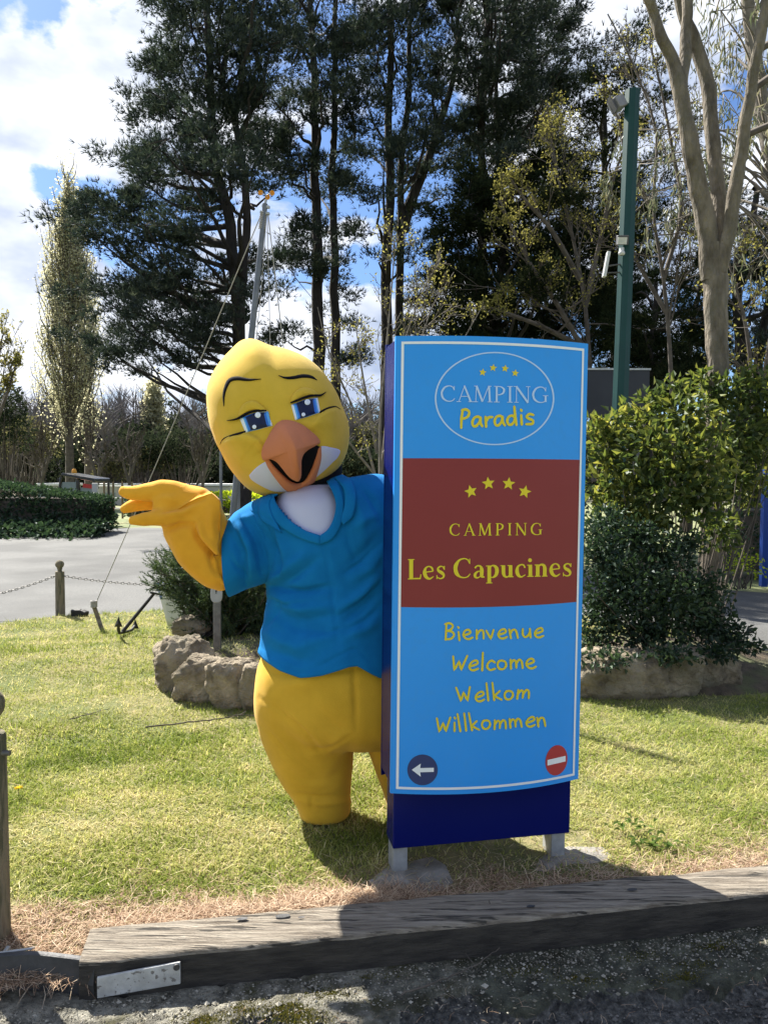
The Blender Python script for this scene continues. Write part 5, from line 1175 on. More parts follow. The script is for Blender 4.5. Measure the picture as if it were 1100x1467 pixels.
# the nearest, largest leaves of this shrub one by one
shr, sbl = SHRUB; rg = np.random.default_rng(77); lm = MB(); leaves(lm, np.zeros((1, 3)), np.array([[0, 0, 1.]]), np.array([[0, -1., 0]]), .095, .044, rg=rg, rnd=np.array([.82]), curl=.25)
lms = [lm.mesh('leaf', m_glossy)]
lm = MB(); leaves(lm, np.zeros((1, 3)), np.array([[0, 0, 1.]]), np.array([[0, -1., 0]]), .080, .040, rg=rg, rnd=np.array([.55]), curl=.35); lms.append(lm.mesh('leaf', m_glossy))
for k in range(240):
    b = sbl[rg.integers(0, len(sbl))]; u = unit(rg.normal(size=3)+np.array([-.2, -1.1, .5])); p_ = np.array(b[:3])+u*np.array(b[3:])*rg.uniform(.95, 1.12)
    o = bpy.data.objects.new('leaf', lms[k % 2]); scene.collection.objects.link(o); o.parent = shr
    o.rotation_euler = unitq = Vector(unit(u+rg.normal(size=3)*.6)).to_track_quat('Z', 'Y').to_euler(); o.location = Vector(p_)-Vector(shr['org']); s_ = rg.uniform(.5, .95); o.scale = (s_, s_, s_)
bush('periwinkle_shrub', 'dense dark small-leaved shrub spilling over the stones right of the sign', 'shrub', 5.3,
    [(862,790,46,44),(900,840,58,50,-.1),(860,880,44,50,0),(945,800,46,40,.1),(960,860,54,50,-.1),(1005,850,44,40,.1),(1010,895,48,38,0),(930,905,56,36,-.15),(868,750,36,28,.2),(915,770,38,30,.1),(1045,910,34,22,.1),(850,925,34,20,-.1),(985,780,30,22,.2),(870,945,40,14,-.45),(965,938,40,12,-.45),(1020,935,34,14,-.3),(1060,925,30,14,-.2)],
    m_dark, 5200, .046, .028, 702, stems=2, shell=.9)
# trailing stems with pointed leaves over the right stones
# strap leaves (each one a part)
ir = thing('iris_clump', 'clump of upright strap leaves in front of the dark shrub, right of the sign', 'plant', G(868, 948, .02)); rg = np.random.default_rng(72)
m_strap = leafmat('strap_leaf', [(.06,.10,.03),(.12,.17,.045)], .4)
for (bx, tx, ty) in ((846,842,912),(850,851,898),(858,858,905),(868,884,910),(864,874,902),(882,894,916),(878,882,924),(855,866,920)):
    b_ = G(bx, 948, .03); e = P(tx, ty, b_[1]-.03); q = catmull([b_, (b_+e)/2+[0, -.01, .01], e], 8); w_ = np.linspace(.011, .002, 8)[:, None]; s_ = np.array([[1, .25, 0]])
    mb = MB(); mb.add(np.vstack([q-s_*w_, q+s_*w_+[0, .004, 0]]), [[i, i+1, 9+i, 8+i] for i in range(7)], rg.uniform()); mb.build('leaf', m_strap, ir, True)
# grey multi-stemmed tree
EY = 6.6; er = thing('grey_tree', 'grey-barked tree with four rising limbs at the right, rooted in the planted bed', 'tree', (P(1018,900,EY)[0], EY, .1))
k = EY/F; mb = MB()
def limb(pts, rad, sides=14, seed=0, n=40):
    q = catmull([P(x, y, EY+d) for x, y, d in pts], n); r_ = catmull([[a] for a in rad], n)[:, 0]*k; r_ = r_*(1+.05*vnoise(q*4, seed)); q = q+np.stack([vnoise(q*2.2, seed+5), 0*r_, 0*r_], 1)*.012; tube(mb, q, r_, sides)
limb([(1018,925,0),(1019,860,0),(1018,760,0),(1022,660,0),(1026,560,0),(1026,480,0),(1024,400,0),(1020,350,0)], [19,16,15,15,15,15,17,15.5], 20, 1, 70)
limb([(1018,400,0),(1012,330,-.02),(1000,265,-.05),(988,205,-.1),(976,150,-.1),(969,112,-.1)], [13,14,12.5,11.5,10.5,10.5], 16, 2)
limb([(972,125,-.1),(962,85,-.1),(948,55,-.15),(936,25,-.15),(924,-10,-.2),(905,-60,-.2)], [9.5,8.5,7.5,7,6.5,5.5], 14, 3)
limb([(974,130,-.1),(979,95,-.05),(983,50,0),(985,0,0),(986,-60,.1)], [9,8.5,7.5,7,6], 14, 4)
limb([(1026,390,.03),(1029,320,.08),(1026,250,.12),(1019,180,.15),(1008,100,.2),(994,55,.2),(980,25,.2),(972,-10,.2),(965,-60,.2)], [11,10.5,10.5,10,9.5,9,8,7,6], 16, 5)
limb([(1030,390,-.05),(1043,335,-.1),(1053,270,-.15),(1064,195,-.2),(1075,130,-.25),(1085,72,-.3),(1097,0,-.35),(1110,-70,-.4)], [9,9.5,9,8,7.5,7,6.5,6], 16, 6)
mb.build('trunk', m_bark_grey, er, True)
tp_ = MB(); tips = []
rg = np.random.default_rng(73)
for (x, y, d_) in ((924,-20,(-.3,0,1)),(985,-20,(.1,0,1)),(965,-30,(-.2,.2,1)),(1100,-20,(.3,0,1)),(1085,72,(.6,0,.5)),(1075,130,(.7,.2,.4)),(1064,195,(.7,.1,.5))): branchy(tp_, P(x, y, EY), np.array(d_), 1.5, .03, 3, rg, tips, .05, .3, (3, 5), .62, .7)
tp_.build('twigs', m_twig, er, True)
# hanging eucalyptus foliage (tree beyond, upper right)
def euc_cloud(label, Y, poly, sp, per, seed):
    rg = np.random.default_rng(seed); cl = poisson_poly(poly, sp, rg); root = thing('eucalyptus_tree', label, 'eucalyptus tree', (P(1120,600,Y)[0], Y, 0)); mt = MB(); mf = MB()
    tr = catmull([np.array([P(1150,700,Y)[0], Y, -.05]), P(1140,500,Y), P(1120,300,Y), P(1090,150,Y), P(1070,0,Y), P(1060,-120,Y)], 24); tube(mt, tr, np.linspace(.16, .05, 24), 8)
    C_ = []; 
    for (x, y) in cl:
        c = P(x, y, Y+rg.normal()*.8); a = tr[np.abs(tr[:, 2]-(c[2]-.5)).argmin()]; q = catmull([a, (a+c)/2+[0, 0, .3], c], 9); tube(mt, q, np.linspace(.022, .006, 9), 3, cap=False)
        for j in range(4):
            e = c+rg.normal(size=3)*[.22, .22, .1]; dn = e+np.array([rg.normal()*.05, 0, -rg.uniform(.15, .5)]); tube(mt, [c, e, dn], [.006, .005, .003], 3, cap=False); C_.append(e+(dn-e)*rg.uniform(0, 1, (per, 1))+rg.normal(size=(per, 3))*.035)
    C_ = np.vstack(C_); n_ = len(C_); leaves(mf, C_, unit(rg.normal(size=(n_, 3))*.35+[0, 0, -1]), unit(rg.normal(size=(n_, 3))), .13*rg.uniform(.6, 1.2, n_), .022, rg=rg, fold=.1)
    mt.build('trunk', m_bark_bare, root, True); mf.build('crown', m_euc, root, False, kind='stuff')
euc_cloud('eucalyptus with drooping grey-green leaves behind the limbs of the grey tree', 9.5, [(900,240),(930,170),(960,150),(1000,120),(1015,40),(1020,-120),(1180,-120),(1190,400),(1060,400),(1010,330),(960,330),(910,310)], 34, 15, 801)
# bright bush and others, far right
bush('box_bush', 'small bright lime-green rounded bush beside the path at the right edge', 'bush', 9.8, [(1058,806,22,18),(1080,812,20,16),(1045,812,14,14),(1068,796,16,12)], m_lime, 900, .045, .03, 703, stems=3)
hedge('tall dark hedge behind the lime-green bush at the right', P(1040,700,11.5)[0], 11, 11.5, 12.6, P(0,690,11.5)[2]*1.0, 504, m_hedge, 500, .07)
bush('roadside_bush', 'shaded bush between the sign and the lime-green bush', 'bush', 11, [(900,700,50,50),(960,690,50,60),(1040,730,40,50),(860,690,40,50)], m_dark, 160, .08, .05, 704)
# ------------------------------------------------------------------ posts, chain, mast, boat and other fittings
m_post = mat('weathered_post', (.16,.13,.085), (.30,.25,.17), rough=.95, scale=5, bump=.8, bscale=16, bdist=.01, stretch=(8, 8, 1.2), col3=(.09,.085,.05), scale3=5)
m_chain = mat('dull_chain', (.10,.10,.095), (.18,.17,.16), rough=.6, metallic=.6, scale=40)
def lathe(mb, c, prof, seg=20):
    c = np.array(c, float); V = [[c[0]+r_*math.cos(a), c[1]+r_*math.sin(a), c[2]+z] for r_, z in prof for a in np.linspace(0, 2*math.pi, seg, endpoint=False)]
    mb.add(V, grid_faces(seg, len(prof)))
    mb.add(V[-seg:]+[[c[0], c[1], c[2]+prof[-1][1]]], [[seg, i, (i+1) % seg] for i in range(seg)])
def ball_post(label, x, y, h, r, z0=-.05, group='timber posts of the chain fence'):
    root = thing('chain_post', label, 'wooden post', (x, y, 0), group)
    mb = MB(); lathe(mb, (x, y, z0), [(r*1.03, 0), (r*1.03, .1), (r, (h-z0)*.5), (r*.98, h-z0-r*2.6-.012), (r*.9, h-z0-r*2.6)]); mb.build('shaft', m_post, root, True)
    mb = MB(); b = h-z0-r*2.6; lathe(mb, (x, y, z0), [(r*.5, b+.0005), (r*.45, b+r*.35), (r*.6, b+r*.7)]+[(r*.95*math.cos(a), b+r*1.6+r*.95*math.sin(a)) for a in np.linspace(-1.0, 1.5, 10)]); mb.build('ball_finial', m_post, root, True)
    mb = MB(); tube(mb, [(x-r*1.35, y-.01, h-r*3.6), (x+r*1.35, y-.01, h-r*3.6)], r*.16, 8); mb.build('eyelet', m_chain, root, True)
    return root
g1 = G(87, 879, 0); h1 = P(90, 802, g1[1])[2]
ball_post('round wooden chain post with ball top at the edge of the drive', g1[0], g1[1], h1, .046)
g2 = G(-8, 1342, 0); h2 = P(0, 984, g2[1])[2]
ball_post('large round wooden chain post cut by the left picture edge', g2[0]-.01, g2[1], h2, .055)
g3 = np.array([g1[0]+2.5, 8.35, 0]); ball_post('round wooden chain post hidden mostly behind the juniper', g3[0], g3[1], h1, .046)
def chain(label, a, b, sag, n, ln=.016):
    mb = MB(); t = np.linspace(0, 1, 400); q = a+(b-a)*t[:, None]; q[:, 2] -= sag*4*t*(1-t); s_ = np.concatenate([[0], np.cumsum(np.linalg.norm(np.diff(q, axis=0), axis=1))]); N_ = int(s_[-1]/(ln*1.5))
    for k in range(N_):
        u = (k+.5)/N_*s_[-1]; c = np.array([np.interp(u, s_, q[:, j]) for j in range(3)]); c2 = np.array([np.interp(u+.01, s_, q[:, j]) for j in range(3)]); d = unit(c2-c); s2 = unit(np.cross(d, [0, 0, 1])); s3 = np.cross(s2, d); w_ = s2 if k % 2 else s3
        th = np.linspace(0, 2*math.pi, 7)[:-1]; ring = [c+d*math.cos(a_)*ln+w_*math.sin(a_)*ln*.55 for a_ in th]; ring.append(ring[0]); tube(mb, ring, ln*.2, 4, cap=False)
    o = mb.build('chain', m_chain, None, True); return tag(o, label, 'chain', 'slack chains between the wooden posts')
zc = h1-.17
chain('slack chain hanging between the small ball post and the juniper', np.array([g1[0]+.06, g1[1], zc]), np.array([g3[0]-.06, g3[1], zc]), .12, 0, .020)
chain('slack chain falling left from the small ball post to the picture edge', np.array([g1[0]-.06, g1[1], zc]), np.array([g1[0]-2.4, g1[1]-.5, zc]), .24, 0, .020)
ball_post('round wooden chain post beyond the left edge of the view', g1[0]-2.45, g1[1]-.5, h1, .046)
# bracket plate at the foot of the left post
mb = MB(); c = G(22, 1362, .03); box(mb, c+[0, .0, 0], (.10, .055, .006), rotz(.25)@rotx(-.5)); box(mb, c+[-.03, .0, -.03], (.012, .05, .06)); o = tag(bevel(mb.build('steel_bracket', m_galv, None), .002), 'small folded steel bracket at the foot of the left edge post', 'bracket')

# mast with stays (belongs to the boat), anemometer on top
m_mast = mat('mast_aluminium', (.10,.11,.13), (.16,.17,.19), rough=.45, metallic=.3, scale=8)
m_rope = mat('rope', (.34,.32,.29), rough=.9, bump=.3, bscale=300)
m_orange = mat('amber_plastic', (.75,.33,.02), rough=.4)
MY = 6.4; mr = thing('mast', 'leaning grey mast with stays and small amber cups on top, above the bird head', 'mast', (P(335,900,MY)[0], MY, 0))
def mpt(x, y): return P(x, y, MY)
mb = MB(); a, b = mpt(380, 292), mpt(360, 485); d = (b-a); foot = a+d*((a[2]-.1)/(a[2]-b[2])); tube(mb, [a, b, foot], [.021, .026, .028], 14); mb.build('pole', m_mast, mr, True)
mb = MB(); box(mb, mpt(381,296), (.065, .03, .022), roty(.2)); box(mb, mpt(379.5,305), (.08, .03, .02), roty(.2)); tube(mb, [mpt(380,292), mpt(381,286)], .012, 10); bevel(mb.build('mast_head', m_galv, mr), .003)
mb = MB(); cc = mpt(381.5, 279.5)
for dx, dy in ((-8,-3.5),(8.5,-3),(2,3)): tube(mb, [cc, mpt(381.5+dx*.8, 279.5+dy)], .003, 6)
mb.build('rotor_arm', m_galv, mr, True)
for dx, dy in ((-8,-3.5),(8.5,-3),(2,3)):
    mb = MB(); c = mpt(381.5+dx, 279.5+dy); V = [c+.018*np.array([math.cos(a_)*math.cos(e_), math.sin(e_)*.7, math.sin(a_)*math.cos(e_)]) for e_ in np.linspace(-.2, 1.5, 7) for a_ in np.linspace(0, 2*math.pi, 14, endpoint=False)]; mb.add(V, grid_faces(14, 7)); o = mb.build('cup', m_orange, mr, True); sl_ = o.modifiers.new('s', 'SOLIDIFY'); sl_.thickness = .003
gl_ = G(136, 868, .06)
for pts, r_ in (([mpt(376,303), P(345,400,6.5), P(300,530,6.6), P(240,680,6.9), gl_], .0045), ([mpt(384,305), P(397,390,6.4), P(412,495,6.4), P(440,650,6.4), np.array([P(455,900,6.4)[0], 6.4, .1])], .0042), ([mpt(382,308), P(373,430,6.4), P(367,490,6.4), P(350,700,6.4)], .003), ([mpt(383,308), P(385,400,6.4), P(387,490,6.4), P(390,700,6.4)], .003)):
    mb = MB(); P_ = np.array(pts); 
    tube(mb, catmull(P_, 30) if len(P_) < 5 else np.vstack([P_[0]+(P_[-1]-P_[0])*t for t in np.linspace(0, 1, 12)])-np.array([0, 0, 1])*(.0+.12*4*np.linspace(0, 1, 12)*(1-np.linspace(0, 1, 12)))[:, None]*.25, r_, 5); mb.build('stay', m_rope, mr, True)
mb = MB()
for t in np.linspace(0, 1, 10): c = mpt(376.5-t*2, 306+t*22); tube(mb, [c+[-.02, -.01, 0], c+[.0, -.02, .01], c+[.03, -.01, 0]], .005, 5)
mb.build('rope_coil', m_rope, mr, True)
# second upright (boom crutch) behind, seen at x=316 and 342
for (x, t_, b_, lab) in ((316, 560, 800, 'left upright of two thin grey poles standing behind the raised wing'), (341, 640, 800, 'right upright of two thin grey poles, close beside the bird neck')):
    p0 = P(x, t_, 7.2); p1 = p0.copy(); p1[2] = 0; mb = MB(); tube(mb, [p1, p0], .014 if x < 330 else .020, 10); o = tag(mb.build('grey_pole', m_mast, None, True), lab, 'pole', 'thin poles behind the wing')
# ground anchor stub for the stay, with knot
mb = MB(); tube(mb, catmull([G(146,898,0)+[0, 0, -.02], P(139,880,G(140,898)[1]), P(134,866,G(140,898)[1]-.05)], 12), [.020]*12, 10); st = mb.build('stay_anchor_stub', mat('rusty_stub', (.10,.085,.07), (.24,.21,.18), rough=.9, scale=30, bump=.6), None, True); tag(st, 'short leaning stub in the grass where the pale stay rope is tied', 'stub')
mb = MB(); c = P(135, 866, G(140,898)[1]-.05)
for z in np.linspace(-.02, .03, 5): tube(mb, [c+[.026*math.cos(a_), .026*math.sin(a_), z] for a_ in np.linspace(0, 6.4, 14)], .007, 6)
mb.build('rope_knot', m_rope, st, True)
# black ship anchor leaning
ar_ = thing('ship_anchor', 'old black ship anchor leaning with its shank up to the right beside the stone bed', 'anchor', G(172, 910, 0)); yA = G(172, 910)[1]
m_iron = mat('black_iron', (.015,.015,.017), (.04,.038,.036), rough=.6, metallic=.4, scale=25, bump=.4)
mb = MB(); tube(mb, [P(176,905,yA), P(222,849,yA+.1)], [.017, .014], 10); tube(mb, [P(216,849,yA+.05), P(232,852,yA+.15)], .010, 8); mb.build('shank', m_iron, ar_, True)
mb = MB(); tube(mb, catmull([P(170,893,yA-.25), P(171,906,yA-.12), P(176,906,yA), P(188,903,yA+.16), P(194,896,yA+.26)], 14), .013, 8); mb.build('arm', m_iron, ar_, True)
for c in (P(170,893,yA-.25), P(194,896,yA+.26)):
    mb = MB(); mb.add(np.array([c+[0, 0, .06], c+[-.035, .0, -.03], c+[.035, 0, -.03], c+[0, .02, .0], c+[0, -.02, 0]]), [[0,1,3],[0,3,2],[1,2,3],[0,4,1],[0,2,4],[1,4,2]]); mb.build('fluke', m_iron, ar_)
# dark block by the post
mb = MB(); c = G(114, 878, .03); box(mb, c+[-.03, 0, .0], (.10, .08, .07), rotz(.3)); box(mb, c+[.05, 0, .0], (.07, .07, .05), rotz(-.3)@roty(.3)); tag(bevel(mb.build('shackle_block', m_iron, None), .012), 'small dark iron block on the lawn edge right of the ball post', 'iron block')
# boat bow, white with blue band
br = thing('small_boat', 'white boat bow with a blue band showing left of the juniper', 'boat', G(245, 912, 0)); yb_ = G(245, 912)[1]+.35
m_hull = mat('white_gelcoat', (.62,.63,.62), (.52,.53,.52), rough=.35, scale=4); m_hblue = mat('blue_gelcoat', (.03,.10,.42), rough=.35)
def hull(mb, z_lo, z_hi, off=0, n=22):
    V = []
    stemx = lambda z: P(243, 900, yb_)[0]-.11*(z/.42)
    for z in np.linspace(z_lo, z_hi, 6):
        row = []
        for s_ in (-1, 1):
            for t in np.linspace(0, 1, n): row.append(((stemx(z)-off+t*1.1), yb_+s_*(.42*(t**.6)*(.45+.55*z/.42)+off*.6), z))
        V.append(row[:n][::-1]+row[n:])
    V = np.array(V); mb.add(V.reshape(-1, 3), grid_faces(2*n, 6, False))
mb = MB(); hull(mb, .03, .42); o = mb.build('hull', m_hull, br, True); s_ = o.modifiers.new('s', 'SOLIDIFY'); s_.thickness = .012
mb = MB(); hull(mb, .28, .425, .006); o = mb.build('blue_band', m_hblue, br, True); s_ = o.modifiers.new('s', 'SOLIDIFY'); s_.thickness = .004
# steel post with rounded plate in the left bed
SY = G(312, 946, .10)[1]; sr = thing('steel_post', 'short square steel post with a rounded plate on top, under the wing elbow', 'post', G(312, 946, .1))
mb = MB(); tp_ = P(311, 856, SY); bt = P(312, 948, SY); k = SY/F; box(mb, (tp_+bt)/2, (10.5*k, .035, tp_[2]-bt[2]+.1)); bevel(mb.build('shaft', mat('dull_steel', (.10,.10,.10), (.17,.17,.17), rough=.5, metallic=.4, scale=20), sr), .003)
mb = MB(); c = P(311, 851, SY)+[0, -.02, 0]; n_ = 24; out = []
for i in range(n_):
    a = 2*math.pi*i/n_; x, z = math.cos(a), math.sin(a); out.append([math.copysign(abs(x)**.7, x)*8.5*k, 0, math.copysign(abs(z)**.7, z)*12*k])
V = [c+np.array(o_)*s_+[0, y_, 0] for y_, s_ in ((.012, 1), (0, 1), (-.004, .93)) for o_ in out]; mb.add(V, grid_faces(n_, 3)[:, ::-1]); mb.add(V[-n_:]+[c+[0, -.004, 0]], [[n_, i, (i+1) % n_] for i in range(n_)]); mb.add(V[:n_]+[c+[0, .012, 0]], [[n_, (i+1) % n_, i] for i in range(n_)])
mb.build('plate', mat('plate_grey', (.26,.27,.28), (.33,.34,.35), rough=.5, scale=10), sr, False)
mb = MB(); c2 = P(311, 846, SY)+[0, -.026, 0]; tube(mb, [c2+[0, .003, 0], c2], .006, 10); box(mb, c2+[0, 0, -.012], (.004, .004, .014)); mb.build('keyhole', m_ink, sr)

# green octagonal pole with lamps
GY = 7.4; k = GY/F; pr = thing('lamp_pole', 'tall dark green faceted steel pole with floodlights on its left side', 'pole', (P(884,640,GY)[0], GY, 0))
m_green = mat('green_paint', (.004,.040,.038), (.006,.05,.046), rough=.45, scale=3, spec=.3)
mb = MB(); a = P(905.5, 130, GY); b = P(887, 600, GY); foot = a+(b-a)*(a[2]/(a[2]-b[2])); tube(mb, [a, b, foot], [10.8*k, 11.8*k, 12*k], 8, cap=True); mb.build('shaft', m_green, pr, False)
m_head_l = mat('lamp_housing', (.06,.06,.065), (.10,.10,.105), rough=.5, scale=9); m_gls = mat('lamp_glass', (.45,.47,.46), (.6,.6,.58), rough=.25, scale=30)
mb = MB(); box(mb, P(884,149,GY-.02), (.12, .12, .11), roty(-.5)@rotz(.5)); fl_ = bevel(mb.build('floodlight', mat('floodlight_grey', (.20,.20,.22), (.28,.28,.30), rough=.5, scale=9), pr), .01)
mb = MB(); box(mb, P(876,151,GY-.05), (.012, .11, .14), roty(-.5)); mb.build('lens', m_head_l, fl_)
mb = MB(); tube(mb, [P(884,150,GY), P(897,150,GY)], .012, 8); mb.build('arm', m_head_l, pr)
mb = MB(); box(mb, P(891,344,GY-.11), (.105, .06, .085), rotx(.25)); f2 = bevel(mb.build('floodlight', m_head_l, pr), .006)
mb = MB(); box(mb, P(891,345,GY-.145), (.085, .008, .062), rotx(.25)); mb.build('lens', m_gls, f2)
mb = MB(); lathe(mb, P(890,366,GY-.12), [(.014, 0), (.03, .01), (.03, .03), (.022, .034), (.022, .07)], 14); mb.build('motion_sensor', m_gls, pr, True)
mb = MB(); box(mb, P(868,379,GY-.05), (.030, .06, .24), roty(.17)); f3 = bevel(mb.build('aerial_panel', m_gls, pr), .006)
mb = MB(); tube(mb, [P(870,381,GY-.03), P(893,378,GY-.03)], .008, 6); tube(mb, [P(866,391,GY-.03), P(892,390,GY-.03)], .007, 6); mb.build('bracket', m_head_l, pr)
# dark panel behind the pole
DY = 9.3; dr = thing('notice_board', 'dark rectangular board with pale top rail standing behind the green pole', 'notice board', (P(880,700,DY)[0], DY, 0)); k = DY/F
c0, c1 = P(822, 531, DY), P(927, 598, DY); mb = MB(); box(mb, (c0+c1)/2, (c1[0]-c0[0], .10, c0[2]-c1[2])); bevel(mb.build('board', mat('dark_board', (.012,.014,.022), (.02,.022,.03), rough=.5, scale=3), dr), .004)
mb = MB(); box(mb, [(c0[0]+c1[0])/2, DY-.0, c0[2]+.012], (c1[0]-c0[0]+.02, .13, .022)); mb.build('top_rail', m_galv, dr)
for x in (c0[0]+.12, c1[0]-.12):
    mb = MB(); box(mb, [x, DY+.02, c1[2]/2], (.06, .06, c1[2])); mb.build('leg', m_head_l, dr)
# blue post, right edge
mb = MB(); p0 = P(1097, 668, 10); box(mb, [p0[0], 10, p0[2]/2], (.085, .085, p0[2])); tag(bevel(mb.build('blue_post', mat('blue_paint', (.012,.06,.32), rough=.4), None), .006), 'slim dark blue post at the right picture edge beside the lime bush', 'post')
# red lifebuoy-like bit behind the shoulder at the sign
# excavator cab behind the hedge
XY = 23.; k = XY/F; xr = thing('excavator', 'small black excavator cab with orange beacon showing above the left hedge', 'excavator', (P(108,700,XY)[0], XY, 0))
m_cab = mat('cab_black', (.012,.012,.014), rough=.35, coat=.4); m_cred = mat('cab_red', (.42,.03,.025), rough=.4); m_glass = mat('cab_glass', (.22,.27,.28), rough=.15, spec=.6)
X = lambda x, y: P(x, y, XY)
x0, x1 = X(84,700)[0], X(136,700)[0]; zt = X(0,677)[2]; zl = .55; D = 1.3
mb = MB(); V = [[x0+.10, XY, zt], [x1, XY, zt-.16], [x1, XY+D, zt-.16], [x0+.10, XY+D, zt], [x0+.06, XY, zt-.08], [x1+.01, XY, zt-.27], [x1+.01, XY+D, zt-.27], [x0+.06, XY+D, zt-.08]]
mb.add(V, [[0,1,2,3],[7,6,5,4],[4,5,1,0],[5,6,2,1],[6,7,3,2],[7,4,0,3]]); bevel(mb.build('roof', m_cab, xr), .02)
for (x, y) in ((x0+.02, XY+.03), (x0+.58, XY+.03), (x1-.03, XY+.03), (x0+.02, XY+D-.05), (x1-.03, XY+D-.05)):
    mb = MB(); tube(mb, [[x, y, zl], [x+.0, y, zt-.5], [x+(.06 if x < x0+.1 else 0), y, zt-.22 if x > x0+.1 else zt-.12]], .04 if x != x0+.58 else .06, 8); mb.build('pillar', m_cab, xr, True)
mb = MB(); box(mb, [x0+.30, XY+.06, (zl+zt)/2-.1], (.5, .01, zt-zl-.35)); mb.build('window', m_glass, xr)
mb = MB(); box(mb, [x0+.86, XY+.06, (zl+zt)/2-.16], (.46, .01, zt-zl-.55)); mb.build('window', m_glass, xr)
mb = MB(); box(mb, [x0+.90, XY+.04, zt-.40], (.36, .01, .12), roty(.12)); mb.build('red_stripe', m_cred, xr)
mb = MB(); box(mb, [(x0+x1)/2, XY+D/2, .45], (1.3, 1.5, .35)); bevel(mb.build('body', m_cred, xr), .05)
for s_ in (-1, 1):
    mb = MB(); yy = XY+D/2+s_*.62; pts = [[(x0+x1)/2+.75*math.cos(a_)*(1 if abs(math.cos(a_)) > .5 else .9), yy, .17+.16*math.sin(a_)] for a_ in np.linspace(0, 2*math.pi, 25)]; tube(mb, pts, .07, 6, cap=False); mb.build('track', m_black, xr, True)
mb = MB(); bc_ = X(101,673); lathe(mb, [bc_[0], XY+.3, zt-.01], [(.07, 0), (.075, .03), (.06, .1), (.03, .14)], 14); mb.build('beacon', m_orange, xr, True)
# white gate post and thin wire fence across the drive
mb = MB(); g = P(133,760,20.8); box(mb, [g[0]+.05, 20.9, .62], (.14, .12, 1.24)); tag(bevel(mb.build('gate_post', mat('white_paint', (.5,.5,.48), rough=.6), None), .01), 'pale gate post at the right end of the clipped hedge', 'gate post')
fr = thing('wire_fence', 'thin wire fence on posts across the drive under the raised wing', 'fence', (P(170,740,26)[0], 26, 0))
fx = [P(x, 740, 26)[0] for x in (140,150,163,176,190,205,222)]
for x in fx:
    mb = MB(); tube(mb, [[x, 26, 0], [x, 26, 1.25]], .035, 6); mb.build('post', m_post, fr)
for z in (.35, .7, 1.1):
    mb = MB(); tube(mb, [[fx[0], 26, z], [fx[-1], 26, z]], .016, 4); mb.build('wire', m_galv, fr)
# caravans far behind: pale roofs
for (xa, xb, Y_, lab) in ((55, 92, 42, 'white caravan roof far behind the left hedge'), (138, 212, 42, 'long white mobile home roof seen above the raised wing fingers'), (268, 330, 44, 'white mobile home roof just left of the bird neck'), (480, 540, 46, 'white mobile home low behind the twigs left of the sign')):
    a, b = P(xa, 700, Y_)[0], P(xb, 700, Y_)[0]; z = P(0, 692, Y_)[2]; cr = thing('mobile_home', lab, 'mobile home', ((a+b)/2, Y_, -.8), 'white mobile homes far behind')
    mb = MB(); box(mb, [(a+b)/2, Y_+1.2, z-1.2], (b-a, 2.4, 2.1)); bevel(mb.build('body', mat('caravan_cream', (.45,.44,.40), rough=.5), cr), .05)
    mb = MB(); box(mb, [(a+b)/2, Y_+1.2, z-.07], (b-a+.15, 2.6, .14)); bevel(mb.build('roof', mat('caravan_white', (.75,.75,.73), rough=.4), cr), .03)
    for t in (.25, .7):
        mb = MB(); box(mb, [a+(b-a)*t, Y_-.01, z-.8], (.7, .03, .6)); mb.build('window', m_glass, cr)

# ------------------------------------------------------------------ grass, needle litter, twigs
rg = np.random.default_rng(91)
m_grass = leafmat('grass_blades', [(.11,.155,.030), (.20,.245,.055), (.33,.345,.115), (.52,.48,.22), (.62,.55,.33)], .42, pos=[0,.3,.58,.82,1])
def w_back(x, y): return (x-K0[0])*kn[0]+(y-K0[1])*kn[1]
def s_along(x, y): return (x-K0[0])*kd[0]+(y-K0[1])*kd[1]
def scatter(n, ylo, yhi, power=1.0):
    u = rg.uniform(0, 1, n); y = ylo*(yhi/ylo)**(u**power); x = rg.uniform(-1, 1, n)*(y*.56+.35); return x, y
x, y = scatter(310000, 2.15, 9.2, 1.0)
ok = lawn_inside(x, y) & (w_back(x, y) > KW+.0)
patch = vnoise(np.stack([x*1.1, y*1.1, 0*x], 1), 5); patch2 = vnoise(np.stack([x*3.3, y*3.3, 0*x], 1), 6)
wb = w_back(x, y)-KW; sa = s_along(x, y)
# brown strip of litter behind the kerb and at the left end
brown = np.clip(1-(wb-.10-.06*patch2-.12*np.clip(.55-sa, 0, .8))/.16, 0, 1)
shadebed0 = (((x-P(352,940,5.4)[0])/.66)**2+((y-5.66)/.80)**2 < 1)
shadebed = (shadebed0 & (rg.uniform(0, 1, len(x)) < .72)) | (((x-P(960,940,5.6)[0])/1.13)**2+((y-5.75)/.83)**2 < 1)
ok &= (rg.uniform(0, 1, len(x)) > brown*.86) & ~shadebed
ok &= ~((x > .02) & (x < .82) & (y > 2.5) & (y < 2.86+.18*x) & (rg.uniform(0, 1, len(x)) < .8))
x, y, patch, patch2, wb = x[ok], y[ok], patch[ok], patch2[ok], wb[ok]; n_ = len(x)
ln = np.clip(.022+.010*patch+.009*rg.normal(size=n_)+.02*(rg.uniform(0, 1, n_) < .05)*(patch2 > .1), .008, .075)*(1+.12*(y-2.5)); az = rg.uniform(0, 6.283, n_); lean_ = rg.uniform(.15, 1.5, n_)
d = unit(np.stack([np.cos(az)*lean_, np.sin(az)*lean_, np.ones(n_)], 1)); bedr = ((x-P(352,940,5.4)[0])/.70)**2+((y-5.66)/.84)**2; base = np.stack([x, y, lawn_z(x, y)-.003+np.where(bedr < .9, .19*(1-np.clip(bedr, 0, 1)**1.25), 0)], 1)
